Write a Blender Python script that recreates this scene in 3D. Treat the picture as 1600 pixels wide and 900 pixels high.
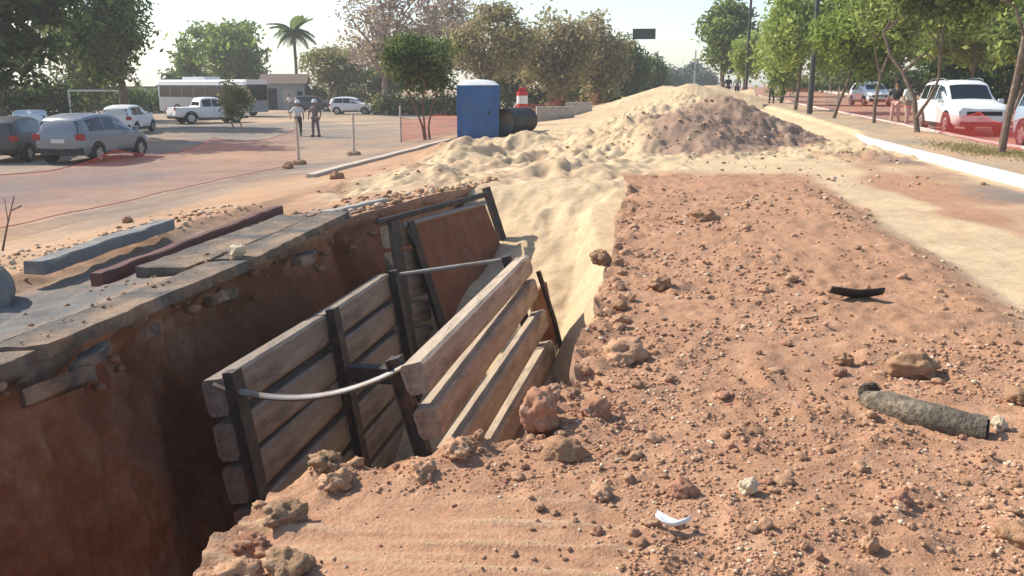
import bpy, bmesh, math, random
import numpy as np
from mathutils import Vector, Matrix, noise as mnoise

# ------------------------------------------------------------------ scene, camera, light
scene = bpy.context.scene
for o in list(bpy.data.objects): bpy.data.objects.remove(o, do_unlink=True)
COL = scene.collection
FOC = 1386.0; HORIZON = 132.0; VANISH = 1020.0; CAMH = 1.7
PITCH = math.atan((450 - HORIZON) / FOC); YAW = math.atan((VANISH - 800) / math.hypot(FOC, 450 - HORIZON))
cd = bpy.data.cameras.new('camera'); cam = bpy.data.objects.new('camera', cd); COL.objects.link(cam)
cd.sensor_width = 36; cd.lens = 36 * FOC / 1600; cd.clip_start = 0.05; cd.clip_end = 5000
cam.location = (0, 0, CAMH); cam.rotation_euler = (math.pi / 2 - PITCH, 0, YAW)
scene.camera = cam

SUN_EL = math.radians(41); SUN_AZ = math.radians(-72)      # azimuth clockwise from +Y (the road): sun left and a little ahead
world = bpy.data.worlds.new('World'); scene.world = world; world.use_nodes = True
wn = world.node_tree.nodes; wl = world.node_tree.links
bg = wn['Background']; sky = wn.new('ShaderNodeTexSky'); sky.sky_type = 'NISHITA'; sky.sun_disc = False
sky.sun_elevation = SUN_EL; sky.sun_rotation = SUN_AZ; sky.air_density = 1.0; sky.dust_density = 0.8; sky.ozone_density = 1.4; sky.altitude = 100
wl.new(sky.outputs[0], bg.inputs[0]); bg.inputs[1].default_value = 0.125
sd = bpy.data.lights.new('sun', 'SUN'); sd.energy = 3.9; sd.angle = math.radians(0.6); sd.color = (1.0, 0.93, 0.82)
sun = bpy.data.objects.new('sun', sd); COL.objects.link(sun)
to_sun = Vector((math.sin(SUN_AZ) * math.cos(SUN_EL), math.cos(SUN_AZ) * math.cos(SUN_EL), math.sin(SUN_EL)))
sun.rotation_euler = (-to_sun).to_track_quat('-Z', 'Y').to_euler(); sun.location = (-30, 10, 40)
scene.view_settings.view_transform = 'Standard'; scene.view_settings.look = 'None'
scene.view_settings.exposure = 0.78; scene.view_settings.gamma = 1.0; scene.view_settings.use_curve_mapping = False

# ------------------------------------------------------------------ pixel helpers (photo pixels to directions)
CP = np.array([0, 0, CAMH])
_F = np.array([-math.sin(YAW) * math.cos(PITCH), math.cos(YAW) * math.cos(PITCH), -math.sin(PITCH)])
_R = np.array([math.cos(YAW), math.sin(YAW), 0.0]); _U = np.cross(_R, _F)
def ray(x, y): return _F + _R * (x - 800) / FOC + _U * (450 - y) / FOC
def at_z(x, y, z): d = ray(x, y); return CP + d * (z - CAMH) / d[2]
def at_y(x, y, Y): d = ray(x, y); return CP + d * Y / d[1]
def at_x(x, y, X): d = ray(x, y); return CP + d * X / d[0]
def at_d(x, dist):
    """ground-plan point at a distance in the direction of photo column x"""
    d = ray(x, HORIZON); d = d / math.hypot(d[0], d[1]); return d[0] * dist, d[1] * dist
def pxm(dist): return dist / FOC * 1.01        # metres per photo pixel

# ------------------------------------------------------------------ noise
def _hash(ix, iy, seed):
    h = (ix.astype(np.int64) * 374761393 + iy.astype(np.int64) * 668265263 + seed * 1442695041) & 0xffffffff
    h = ((h ^ (h >> 13)) * 1274126177) & 0xffffffff
    return ((h ^ (h >> 16)) & 0xffff) / 65535.0
def vnoise(x, y, seed=0):
    x = np.asarray(x, float); y = np.asarray(y, float)
    ix = np.floor(x); iy = np.floor(y); fx = x - ix; fy = y - iy
    ux = fx * fx * fx * (fx * (fx * 6 - 15) + 10); uy = fy * fy * fy * (fy * (fy * 6 - 15) + 10)
    a = _hash(ix, iy, seed); b = _hash(ix + 1, iy, seed); c = _hash(ix, iy + 1, seed); d = _hash(ix + 1, iy + 1, seed)
    return (a + (b - a) * ux) * (1 - uy) + (c + (d - c) * ux) * uy
def fbm(x, y, seed=0, octv=4, gain=0.5):
    x = np.asarray(x, float); y = np.asarray(y, float); s = 0; a = 1.0; t = 0
    for i in range(octv):
        s = s + a * (vnoise(x * 2 ** i + 17.3 * i, y * 2 ** i - 9.1 * i, seed + i) - 0.5); t += a; a *= gain
    return s / t * 2          # about -1..1
def sstep(a, b, x):
    t = np.clip((np.asarray(x, float) - a) / (b - a), 0, 1); return t * t * (3 - 2 * t)

# ------------------------------------------------------------------ objects and tags
def tag(o, label=None, cat=None, group=None, kind=None):
    if label: o['label'] = label
    if cat: o['category'] = cat
    if group: o['group'] = group
    if kind: o['kind'] = kind
    return o
def empty(name, loc=(0, 0, 0), rz=0, label=None, cat=None, group=None, scale=1):
    o = bpy.data.objects.new(name, None); COL.objects.link(o); o.location = loc; o.rotation_euler = (0, 0, rz)
    o.scale = (scale,) * 3; o.empty_display_size = 0.2
    return tag(o, label, cat, group)
def link(name, me, mat=None, parent=None, smooth=False):
    o = bpy.data.objects.new(name, me); COL.objects.link(o)
    if mat is not None and not me.materials: me.materials.append(mat)
    if parent is not None: o.parent = parent
    if smooth: me.polygons.foreach_set('use_smooth', np.ones(len(me.polygons), bool))
    return o
def copy_tree(o, parent=None):
    c = o.copy(); COL.objects.link(c); c.parent = parent
    for ch in list(o.children): copy_tree(ch, c)
    return c

class MB:
    """collects simple solids into one mesh"""
    def __init__(s): s.v = []; s.f = []
    def add(s, vs, fs):
        n = len(s.v); s.v += [tuple(map(float, v)) for v in vs]; s.f += [tuple(i + n for i in f) for f in fs]; return s
    def box(s, lo, hi, bev=0):
        x0, y0, z0 = lo; x1, y1, z1 = hi
        if bev <= 0:
            vs = [(x, y, z) for z in (z0, z1) for y in (y0, y1) for x in (x0, x1)]
            return s.add(vs, [(0, 2, 3, 1), (4, 5, 7, 6), (0, 1, 5, 4), (2, 6, 7, 3), (0, 4, 6, 2), (1, 3, 7, 5)])
        bm = bmesh.new(); bmesh.ops.create_cube(bm, size=1)
        bmesh.ops.scale(bm, vec=(x1 - x0, y1 - y0, z1 - z0), verts=bm.verts)
        bmesh.ops.translate(bm, vec=((x0 + x1) / 2, (y0 + y1) / 2, (z0 + z1) / 2), verts=bm.verts)
        bmesh.ops.bevel(bm, geom=list(bm.edges), offset=bev, segments=2, affect='EDGES', profile=0.6)
        return s.bm(bm)
    def bm(s, bm):
        bm.verts.index_update(); s.add([v.co[:] for v in bm.verts], [[v.index for v in f.verts] for f in bm.faces]); bm.free(); return s
    def tube(s, pts, rad, n=8, cap=True, flat=1.0):
        pts = [Vector(p) for p in pts]
        if not hasattr(rad, '__len__'): rad = [rad] * len(pts)
        rings = []; up = None
        for i, p in enumerate(pts):
            d = (pts[min(i + 1, len(pts) - 1)] - pts[max(i - 1, 0)])
            if d.length < 1e-9: d = Vector((0, 0, 1))
            d.normalize()
            if up is None: up = Vector((0, 0, 1)) if abs(d.z) < 0.9 else Vector((1, 0, 0))
            a = d.cross(up).normalized(); b = d.cross(a).normalized(); up = -b if False else up
            rings.append([p + (a * math.cos(t) + b * math.sin(t) * flat) * rad[i] for t in [2 * math.pi * k / n for k in range(n)]])
        vs = [v for r in rings for v in r]; fs = []
        for i in range(len(rings) - 1):
            for k in range(n):
                fs.append((i * n + k, i * n + (k + 1) % n, (i + 1) * n + (k + 1) % n, (i + 1) * n + k))
        if cap: fs.append(tuple(range(n))[::-1]); fs.append(tuple((len(rings) - 1) * n + k for k in range(n)))
        return s.add(vs, fs)
    def lathe(s, prof, n=24, axis='z', off=(0, 0, 0)):
        vs = []; fs = []
        for r, h in prof:
            for k in range(n):
                t = 2 * math.pi * k / n; p = (r * math.cos(t), r * math.sin(t), h)
                if axis == 'x': p = (p[2], p[0], p[1])
                if axis == 'y': p = (p[1], p[2], p[0])
                vs.append((p[0] + off[0], p[1] + off[1], p[2] + off[2]))
        m = len(prof)
        for i in range(m - 1):
            for k in range(n): fs.append((i * n + k, i * n + (k + 1) % n, (i + 1) * n + (k + 1) % n, (i + 1) * n + k))
        return s.add(vs, fs)
    def slab(s, quad, th):
        """solid from four corner points, thickened along its normal"""
        q = [Vector(p) for p in quad]; n = (q[1] - q[0]).cross(q[3] - q[0]).normalized() * th / 2
        return s.add([p + n for p in q] + [p - n for p in q], [(0, 1, 2, 3), (7, 6, 5, 4), (0, 4, 5, 1), (1, 5, 6, 2), (2, 6, 7, 3), (3, 7, 4, 0)])
    def mesh(s, name):
        me = bpy.data.meshes.new(name); me.from_pydata(s.v, [], s.f); me.validate(); me.update(); return me
    def build(s, name, mat, parent=None, smooth=False): 
        o = link(name, s.mesh(name), mat, parent, smooth)
        if smooth: o.modifiers.new('edge', 'EDGE_SPLIT').split_angle = math.radians(38)
        return o

def grid_mesh(name, X, Y, Z, zone=None):
    """quad sheet from 2-D arrays"""
    n, m = X.shape; me = bpy.data.meshes.new(name)
    co = np.stack([X, Y, Z], -1).reshape(-1, 3)
    i = np.arange(n * m).reshape(n, m); q = np.stack([i[:-1, :-1], i[:-1, 1:], i[1:, 1:], i[1:, :-1]], -1).reshape(-1, 4)
    return raw_mesh(me, co, q, zone)
def raw_mesh(me, co, q, zone=None, attr='zone'):
    k = q.shape[1]
    me.vertices.add(len(co)); me.vertices.foreach_set('co', np.ascontiguousarray(co, dtype=np.float32).ravel())
    me.loops.add(q.size); me.loops.foreach_set('vertex_index', np.ascontiguousarray(q, dtype=np.int32).ravel())
    me.polygons.add(len(q)); me.polygons.foreach_set('loop_start', np.arange(0, q.size, k, dtype=np.int32))
    me.update(calc_edges=True)
    if zone is not None:
        a = me.color_attributes.new(attr, 'FLOAT_COLOR', 'POINT'); z = np.ones((len(co), 4), np.float32); z[:, :zone.shape[-1]] = zone.reshape(len(co), -1)
        a.data.foreach_set('color', z.ravel())
    return me

# ------------------------------------------------------------------ materials
def mat(name, base, rough=0.7, metal=0.0, var=0.0, scale=5.0, bump=0.0, bscale=30.0, alpha=None, spec=0.4, second=None, sec_scale=3.0, sec_lo=0.5, sec_hi=0.65, streak=None):
    m = bpy.data.materials.new(name); m.use_nodes = True; nt = m.node_tree; N = nt.nodes; L = nt.links; b = N['Principled BSDF']
    b.inputs['Roughness'].default_value = rough; b.inputs['Metallic'].default_value = metal
    b.inputs['Specular IOR Level'].default_value = spec
    b.inputs['Base Color'].default_value = (*base, 1)
    tc = N.new('ShaderNodeTexCoord'); src = tc.outputs['Object']
    if streak:
        mp = N.new('ShaderNodeMapping'); mp.inputs['Scale'].default_value = streak; L.new(src, mp.inputs[0]); src = mp.outputs[0]
    if var > 0 or second:
        n1 = N.new('ShaderNodeTexNoise'); n1.inputs['Scale'].default_value = scale; n1.inputs['Detail'].default_value = 6; n1.inputs['Roughness'].default_value = 0.65
        L.new(src, n1.inputs['Vector'])
        mr = N.new('ShaderNodeMapRange'); mr.inputs[1].default_value = 0.25; mr.inputs[2].default_value = 0.75; mr.inputs[3].default_value = 1 - var; mr.inputs[4].default_value = 1 + var
        L.new(n1.outputs['Fac'], mr.inputs[0])
        mx = N.new('ShaderNodeMix'); mx.data_type = 'RGBA'; mx.blend_type = 'MULTIPLY'; mx.inputs[0].default_value = 1
        cb = N.new('ShaderNodeCombineColor'); 
        for k in range(3): L.new(mr.outputs[0], cb.inputs[k])
        L.new(cb.outputs[0], mx.inputs[7]); mx.inputs[6].default_value = (*base, 1)
        if second:
            n2 = N.new('ShaderNodeTexNoise'); n2.inputs['Scale'].default_value = sec_scale; n2.inputs['Detail'].default_value = 7; n2.inputs['Roughness'].default_value = 0.7
            L.new(src, n2.inputs['Vector'])
            r2 = N.new('ShaderNodeMapRange'); r2.inputs[1].default_value = sec_lo; r2.inputs[2].default_value = sec_hi; L.new(n2.outputs['Fac'], r2.inputs[0])
            m2 = N.new('ShaderNodeMix'); m2.data_type = 'RGBA'; L.new(r2.outputs[0], m2.inputs[0]); m2.inputs[6].default_value = (*base, 1); m2.inputs[7].default_value = (*second, 1)
            L.new(m2.outputs[2], mx.inputs[6])
        L.new(mx.outputs[2], b.inputs['Base Color'])
    if bump > 0:
        n3 = N.new('ShaderNodeTexNoise'); n3.inputs['Scale'].default_value = bscale; n3.inputs['Detail'].default_value = 5; L.new(src, n3.inputs['Vector'])
        bp = N.new('ShaderNodeBump'); bp.inputs['Strength'].default_value = bump; bp.inputs['Distance'].default_value = 0.02; L.new(n3.outputs['Fac'], bp.inputs['Height']); L.new(bp.outputs[0], b.inputs['Normal'])
    if alpha is not None: b.inputs['Alpha'].default_value = alpha
    return m

def ground_material(name='soil', red=(0.465, 0.268, 0.162), red2=(0.365, 0.188, 0.106), sand=(0.62, 0.465, 0.285), sand2=(0.48, 0.335, 0.20),
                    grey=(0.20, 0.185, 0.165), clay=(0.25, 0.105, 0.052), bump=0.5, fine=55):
    """zone attribute: R pale sand, G grey stone dust / asphalt, B deep clay"""
    m = bpy.data.materials.new(name); m.use_nodes = True; N = m.node_tree.nodes; L = m.node_tree.links; b = N['Principled BSDF']
    b.inputs['Roughness'].default_value = 0.95; b.inputs['Specular IOR Level'].default_value = 0.15
    tc = N.new('ShaderNodeTexCoord'); at = N.new('ShaderNodeAttribute'); at.attribute_name = 'zone'
    sp = N.new('ShaderNodeSeparateColor'); L.new(at.outputs['Color'], sp.inputs[0])
    def ns(sc, det=6, rough=0.6):
        n = N.new('ShaderNodeTexNoise'); n.inputs['Scale'].default_value = sc; n.inputs['Detail'].default_value = det; n.inputs['Roughness'].default_value = rough
        L.new(tc.outputs['Object'], n.inputs['Vector']); return n.outputs['Fac']
    def mixc(f, a, c):
        x = N.new('ShaderNodeMix'); x.data_type = 'RGBA'; L.new(f, x.inputs[0])
        for k, s in ((6, a), (7, c)):
            if isinstance(s, tuple): x.inputs[k].default_value = (*s, 1)
            else: L.new(s, x.inputs[k])
        return x.outputs[2]
    def rng(s, a, c, lo=0, hi=1):
        r = N.new('ShaderNodeMapRange'); r.inputs[1].default_value = a; r.inputs[2].default_value = c; r.inputs[3].default_value = lo; r.inputs[4].default_value = hi; L.new(s, r.inputs[0]); return r.outputs[0]
    big = ns(0.9, 5); mid = ns(7, 6, 0.7); sm = ns(fine, 4, 0.7)
    cr = mixc(rng(mid, 0.35, 0.7), red, red2); cs = mixc(rng(mid, 0.42, 0.72), sand, sand2)
    def zone(ch, edge=0.35):
        # let the noise eat into the boundary of the zone
        a = N.new('ShaderNodeMath'); a.operation = 'SUBTRACT'; L.new(mid, a.inputs[0]); a.inputs[1].default_value = 0.5
        c = N.new('ShaderNodeMath'); c.operation = 'MULTIPLY_ADD'; L.new(a.outputs[0], c.inputs[0]); c.inputs[1].default_value = 0.9; L.new(sp.outputs[ch], c.inputs[2])
        return rng(c.outputs[0], 0.5 - edge, 0.5 + edge)
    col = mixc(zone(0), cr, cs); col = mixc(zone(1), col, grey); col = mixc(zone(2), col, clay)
    mul = N.new('ShaderNodeMix'); mul.data_type = 'RGBA'; mul.blend_type = 'MULTIPLY'; mul.inputs[0].default_value = 1; L.new(col, mul.inputs[6])
    ml = N.new('ShaderNodeMath'); ml.operation = 'MULTIPLY'; L.new(rng(big, 0.3, 0.7, 0.86, 1.12), ml.inputs[0]); L.new(rng(sm, 0.3, 0.7, 0.78, 1.18), ml.inputs[1])
    cb = N.new('ShaderNodeCombineColor')
    for k in range(3): L.new(ml.outputs[0], cb.inputs[k])
    L.new(cb.outputs[0], mul.inputs[7]); L.new(mul.outputs[2], b.inputs['Base Color'])
    h = N.new('ShaderNodeMath'); h.operation = 'MULTIPLY_ADD'; L.new(mid, h.inputs[0]); h.inputs[1].default_value = 2.0; L.new(sm, h.inputs[2])
    bp = N.new('ShaderNodeBump'); bp.inputs['Strength'].default_value = bump; bp.inputs['Distance'].default_value = 0.03; L.new(h.outputs[0], bp.inputs['Height']); L.new(bp.outputs[0], b.inputs['Normal'])
    return m

M = {}
M['soil'] = ground_material()
M['clod'] = mat('clod', (0.43, 0.25, 0.15), 0.97, var=0.22, scale=3, bump=0.5, bscale=9, second=(0.52, 0.345, 0.225), sec_scale=2, spec=0.05)
M['clod_dark'] = mat('clod_dark', (0.33, 0.19, 0.11), 0.97, var=0.25, scale=3, bump=0.5, bscale=9, second=(0.36, 0.23, 0.14), sec_scale=2, spec=0.05)
M['clod_red'] = mat('clod_red', (0.37, 0.185, 0.115), 0.97, var=0.22, scale=3, bump=0.5, bscale=9, second=(0.48, 0.31, 0.21), sec_scale=2, spec=0.05)
M['clod_pale'] = mat('clod_pale', (0.58, 0.465, 0.325), 0.95, var=0.15, scale=3, bump=0.4, bscale=9, spec=0.05)
M['clod_grey'] = mat('clod_grey', (0.27, 0.17, 0.102), 0.97, var=0.25, scale=2.5, bump=0.6, bscale=7, second=(0.36, 0.24, 0.15), sec_scale=1.5, spec=0.05)
M['mound_lump'] = mat('mound_lump', (0.33, 0.235, 0.155), 0.97, var=0.2, scale=3, spec=0.05)
M['plank'] = mat('plank_steel', (0.43, 0.335, 0.24), 0.82, var=0.25, scale=3, bump=0.35, bscale=40, second=(0.17, 0.12, 0.085), sec_scale=2.2, sec_lo=0.46, sec_hi=0.70, streak=(3, 0.6, 3))
M['plank_shaded'] = mat('shaded_plank_steel', (0.27, 0.215, 0.165), 0.85, var=0.3, scale=3, bump=0.35, bscale=40, second=(0.12, 0.085, 0.06), sec_scale=2.2, sec_lo=0.46, sec_hi=0.70, streak=(3, 0.6, 3))  # plank steel copy with the left panel's shade put into its colours
M['post'] = mat('post_steel', (0.05, 0.045, 0.042), 0.7, 0.2, var=0.4, scale=6, second=(0.13, 0.075, 0.045), sec_scale=5)
M['rod'] = mat('rod_steel', (0.24, 0.22, 0.20), 0.55, 0.3, var=0.2, scale=6, second=(0.22, 0.15, 0.1), sec_scale=5)
M['rust'] = mat('rust_plate', (0.20, 0.085, 0.045), 0.85, 0.1, var=0.35, scale=3, bump=0.3, second=(0.20, 0.15, 0.12), sec_scale=1.2, sec_lo=0.52, sec_hi=0.66)
M['asphalt'] = mat('old_asphalt', (0.115, 0.103, 0.09), 0.95, var=0.4, scale=4, bump=0.9, bscale=30, second=(0.27, 0.185, 0.12), sec_scale=1.3, sec_lo=0.44, sec_hi=0.62, spec=0.2)
M['concrete'] = mat('concrete', (0.40, 0.365, 0.32), 0.9, var=0.2, scale=6, bump=0.4, bscale=40, second=(0.28, 0.21, 0.155), sec_scale=3, spec=0.2)
M['concrete_dark'] = mat('weathered_concrete', (0.21, 0.205, 0.195), 0.92, var=0.3, scale=5, bump=0.5, bscale=30, second=(0.30, 0.25, 0.19), sec_scale=2, spec=0.15)
M['kerb_white'] = mat('kerb_paint', (0.64, 0.61, 0.55), 0.85, var=0.1, scale=6, bump=0.3, bscale=40, second=(0.55, 0.46, 0.36), sec_scale=4, sec_lo=0.55, sec_hi=0.75)
M['dark_board'] = mat('dark_red_board', (0.13, 0.055, 0.042), 0.85, var=0.35, scale=5, bump=0.3, streak=(4, 0.6, 4))
M['bark'] = mat('bark', (0.15, 0.105, 0.075), 0.95, var=0.35, scale=9, bump=0.8, bscale=18, second=(0.25, 0.2, 0.15), sec_scale=5)
M['bark_red'] = mat('bark_red', (0.22, 0.10, 0.065), 0.95, var=0.35, scale=9, bump=0.8, bscale=18)
M['twig'] = mat('bare_twig', (0.30, 0.215, 0.165), 0.95, var=0.2, scale=3)
M['tyre'] = mat('tyre', (0.018, 0.017, 0.017), 0.85, var=0.2, scale=6)
M['rim'] = mat('rim', (0.45, 0.45, 0.46), 0.35, 0.8, var=0.1)
M['glass'] = mat('car_glass', (0.012, 0.016, 0.018), 0.08, spec=0.7, var=0.2)
M['black'] = mat('black_trim', (0.015, 0.015, 0.016), 0.6, var=0.2)
M['lamp_clear'] = mat('lamp_clear', (0.62, 0.64, 0.66), 0.15, spec=0.7, var=0.1)
M['lamp_red'] = mat('lamp_red', (0.32, 0.015, 0.015), 0.25, var=0.1)
M['plate'] = mat('number_plate', (0.6, 0.6, 0.58), 0.5, var=0.05)
M['white_paint'] = mat('white_paint', (0.78, 0.78, 0.76), 0.32, spec=0.5, var=0.05, scale=1.5)
M['silver_paint'] = mat('silver_paint', (0.24, 0.255, 0.275), 0.33, 0.35, var=0.05, scale=1.5)
M['blue_silver'] = mat('blue_silver_paint', (0.37, 0.45, 0.55), 0.33, 0.3, var=0.05, scale=1.5)
M['dark_paint'] = mat('dark_paint', (0.085, 0.08, 0.078), 0.4, 0.2, var=0.1, scale=1.5)
M['bus_grey'] = mat('bus_grey', (0.30, 0.315, 0.33), 0.4, var=0.1, scale=1.0)
M['blue_steel'] = mat('blue_cabin', (0.025, 0.10, 0.27), 0.5, var=0.18, scale=2.5, bump=0.1, second=(0.05, 0.12, 0.22), sec_scale=1.5)
M['white_plastic'] = mat('white_plastic', (0.72, 0.72, 0.70), 0.5, var=0.1, scale=4)
M['hdpe'] = mat('black_pipe', (0.028, 0.028, 0.028), 0.55, var=0.25, scale=5, second=(0.10, 0.08, 0.06), sec_scale=2, sec_lo=0.55)
M['red_plastic'] = mat('red_plastic', (0.52, 0.035, 0.03), 0.5, var=0.15, scale=4)
M['pole'] = mat('galvanised', (0.33, 0.34, 0.34), 0.5, 0.5, var=0.1)
M['pole_dark'] = mat('dark_pole', (0.06, 0.06, 0.058), 0.7, var=0.2)
M['sign_dark'] = mat('sign_back', (0.035, 0.055, 0.055), 0.6, var=0.15)
M['wood_pale'] = mat('pale_stake', (0.50, 0.42, 0.33), 0.9, var=0.25, scale=8)
M['bark_rubber'] = mat('grey_pipe_fragment', (0.12, 0.10, 0.072), 0.95, var=0.45, scale=14, bump=0.9, bscale=40, second=(0.24, 0.185, 0.125), sec_scale=7)
M['black_shard'] = mat('black_shard', (0.03, 0.024, 0.02), 0.7, var=0.4, scale=8)
M['skin'] = mat('skin', (0.30, 0.165, 0.105), 0.6, var=0.08)
def cloth(name, c): M[name] = mat('cloth_' + name, c, 0.9, var=0.15, scale=6)
cloth('c_white', (0.66, 0.66, 0.60)); cloth('c_black', (0.025, 0.025, 0.028)); cloth('c_purple', (0.17, 0.125, 0.135)); cloth('c_navy', (0.03, 0.03, 0.05))
cloth('c_khaki', (0.45, 0.37, 0.30)); cloth('c_pinkish', (0.50, 0.36, 0.32)); cloth('c_grey', (0.26, 0.26, 0.27)); cloth('c_hair', (0.02, 0.016, 0.014)); cloth('c_cap', (0.72, 0.68, 0.42))
M['wall_plaster'] = mat('plaster', (0.45, 0.40, 0.36), 0.9, var=0.15, scale=1.5, second=(0.33, 0.28, 0.24), sec_scale=0.7)
M['wall_grey'] = mat('grey_metal_wall', (0.27, 0.31, 0.33), 0.7, var=0.12, scale=1.5)
M['roof_tile'] = mat('roof_tile', (0.15, 0.10, 0.08), 0.9, var=0.25, scale=3)
M['dark_open'] = mat('dark_interior', (0.02, 0.02, 0.022), 0.9, var=0.2)

def leaf_mat(name, c1, c2, trans=0.35):
    m = bpy.data.materials.new(name); m.use_nodes = True; N = m.node_tree.nodes; L = m.node_tree.links
    for n in list(N): N.remove(n)
    out = N.new('ShaderNodeOutputMaterial'); at = N.new('ShaderNodeAttribute'); at.attribute_name = 'tint'
    sp = N.new('ShaderNodeSeparateColor'); L.new(at.outputs['Color'], sp.inputs[0])
    mx = N.new('ShaderNodeMix'); mx.data_type = 'RGBA'; mx.inputs[6].default_value = (*c1, 1); mx.inputs[7].default_value = (*c2, 1); L.new(sp.outputs[0], mx.inputs[0])
    d = N.new('ShaderNodeBsdfDiffuse'); t = N.new('ShaderNodeBsdfTranslucent'); ms = N.new('ShaderNodeMixShader'); ms.inputs[0].default_value = trans
    L.new(mx.outputs[2], d.inputs[0]); L.new(mx.outputs[2], t.inputs[0]); L.new(d.outputs[0], ms.inputs[1]); L.new(t.outputs[0], ms.inputs[2])
    L.new(ms.outputs[0], out.inputs[0]); return m
LM = {
 'dark': leaf_mat('leaf_dark', (0.03, 0.05, 0.014), (0.075, 0.115, 0.03), 0.4),
 'mid': leaf_mat('leaf_mid', (0.1, 0.14, 0.038), (0.21, 0.26, 0.08), 0.5),
 'green': leaf_mat('leaf_green', (0.2, 0.28, 0.055), (0.36, 0.45, 0.12), 0.55),
 'light': leaf_mat('leaf_light', (0.29, 0.36, 0.085), (0.49, 0.55, 0.19), 0.55),
 'olive': leaf_mat('leaf_olive', (0.2, 0.185, 0.075), (0.38, 0.34, 0.15), 0.5),
 'tan': leaf_mat('leaf_tan', (0.29, 0.225, 0.12), (0.48, 0.385, 0.22), 0.5),
 'pink': leaf_mat('leaf_dry_pink', (0.27, 0.19, 0.15), (0.44, 0.33, 0.275), 0.45),
 'far': leaf_mat('leaf_far', (0.1, 0.13, 0.1), (0.16, 0.19, 0.15), 0.4),
}
def mesh_net(name, col, transp):
    m = bpy.data.materials.new(name); m.use_nodes = True; N = m.node_tree.nodes; L = m.node_tree.links
    for n in list(N): N.remove(n)
    out = N.new('ShaderNodeOutputMaterial'); tr = N.new('ShaderNodeBsdfTransparent'); d = N.new('ShaderNodeBsdfDiffuse'); t = N.new('ShaderNodeBsdfTranslucent')
    d.inputs[0].default_value = (*col, 1); t.inputs[0].default_value = (*col, 1)
    a = N.new('ShaderNodeMixShader'); a.inputs[0].default_value = 0.4; L.new(d.outputs[0], a.inputs[1]); L.new(t.outputs[0], a.inputs[2])
    tc = N.new('ShaderNodeTexCoord'); nz = N.new('ShaderNodeTexNoise'); nz.inputs['Scale'].default_value = 0.8; nz.inputs['Detail'].default_value = 4; L.new(tc.outputs['Object'], nz.inputs['Vector'])
    mr = N.new('ShaderNodeMapRange'); mr.inputs[1].default_value = 0.3; mr.inputs[2].default_value = 0.7; mr.inputs[3].default_value = transp - 0.04; mr.inputs[4].default_value = min(1, transp + 0.04); L.new(nz.outputs['Fac'], mr.inputs[0])
    ms = N.new('ShaderNodeMixShader'); L.new(mr.outputs[0], ms.inputs[0]); L.new(a.outputs[0], ms.inputs[1]); L.new(tr.outputs[0], ms.inputs[2]); L.new(ms.outputs[0], out.inputs[0])
    return m
M['net'] = mesh_net('red_netting', (0.60, 0.15, 0.11), 0.86)
M['net_dense'] = mesh_net('red_netting_dense', (0.52, 0.06, 0.05), 0.64)

# ------------------------------------------------------------------ terrain
def rise(x, y): return 0.011 * np.maximum(0, np.asarray(y, float) - 28) * sstep(-9, -2, x)
PX = [-300, -14, -11, -8.4, -7.2, -6.9, -5.7, -5.4, -4.4, -0.4, 2.5, 3.1, 4.5, 6.35]
PZ = [-0.9, -0.9, -0.82, -0.60, -0.44, -0.56, -0.54, -0.27, -0.22, 0.0, 0.03, -0.10, -0.09, -0.05]
PZ2 = [-0.9, -0.9, -0.82, -0.60, -0.50, -0.48, -0.42, -0.40, -0.35, -0.12, -0.08, -0.08, -0.07, -0.05]
CONES = [(1.0, 26.0, 1.02, 2.7), (2.2, 29.5, 1.42, 3.6), (1.5, 28, 1.12, 3.0), (-0.1, 29.5, 0.80, 3.3), (0.5, 36, 0.98, 3.8), (1.8, 40, 1.2, 4.4), (1.7, 47, 1.35, 5.0),
         (0.9, 57, 1.72, 6.0), (3.6, 57.5, 1.74, 7.0), (2.3, 56, 1.84, 6.0), (6.5, 60, 1.5, 7.0), (-5.6, 26.6, 0.28, 1.5), (-5.0, 24.2, 0.02, 1.1), (-4.6, 31.0, 0.08, 2.4), (-1.9, 19.0, 0.22, 1.7),(-4.7,19.6,-0.1,1.3)]
def base_z(x, y):
    x = np.asarray(x, float); y = np.asarray(y, float)
    w = sstep(14.5, 19.5, y)
    b = np.interp(x, PX, PZ) * (1 - w) + np.interp(x, PX, PZ2) * w + rise(x, y)
    for cx, cy, top, r in CONES:
        d = np.hypot(x - cx, (y - cy)) * (1 + 0.10 * fbm(x * 0.5, y * 0.5, 31, 3))
        g = np.interp(cx, PX, PZ2)
        cone = g - 0.1 + (top - g + 0.1) * (1 - d / r)
        cone = np.minimum(cone, top - 0.08 * np.exp(-(d / 0.35) ** 2) - 0.04)
        k = 0.05; b = np.where(d < r * 1.3, k * np.logaddexp(b / k, cone / k), b)
    return b
def bankmask(x, y):          # the red dirt bank beside the trench
    e = 2.62 + 0.25 * fbm(y * 0.6, 3.1, 5, 3) + 0.03 * y
    return sstep(e + 0.35, e - 0.25, x) * sstep(19.6, 17.8, y + 0.9 * fbm(x * 0.8, 1.7, 6, 3)) * np.maximum(sstep(-0.9, -0.5, x), sstep(9, 8, y) * sstep(-3.5, -3, x))
def lumps(x, y):             # churned sand at the head of the trench
    m = sstep(-7.6, -6.0, x) * sstep(1.5, -0.6, x) * sstep(16.2, 17.5, y) * sstep(44, 30, y)
    n = 1 - np.abs(fbm(x * 0.75, y * 0.45, 41, 3)) * 2
    r2 = 1 - np.abs(fbm(x * 2.1 + 0.8 * fbm(x, y, 44, 2), y * 1.1, 43, 3)) * 2
    return m * (0.19 * (n - 0.45) + 0.10 * fbm(x * 2.3, y * 1.6, 42, 3) + 0.07 * (r2 - 0.5) + 0.035 * fbm(x * 6, y * 4, 45, 3))
def edge_dist(x, y): return np.where(y < 17, x - xR(y), 9)
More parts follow.
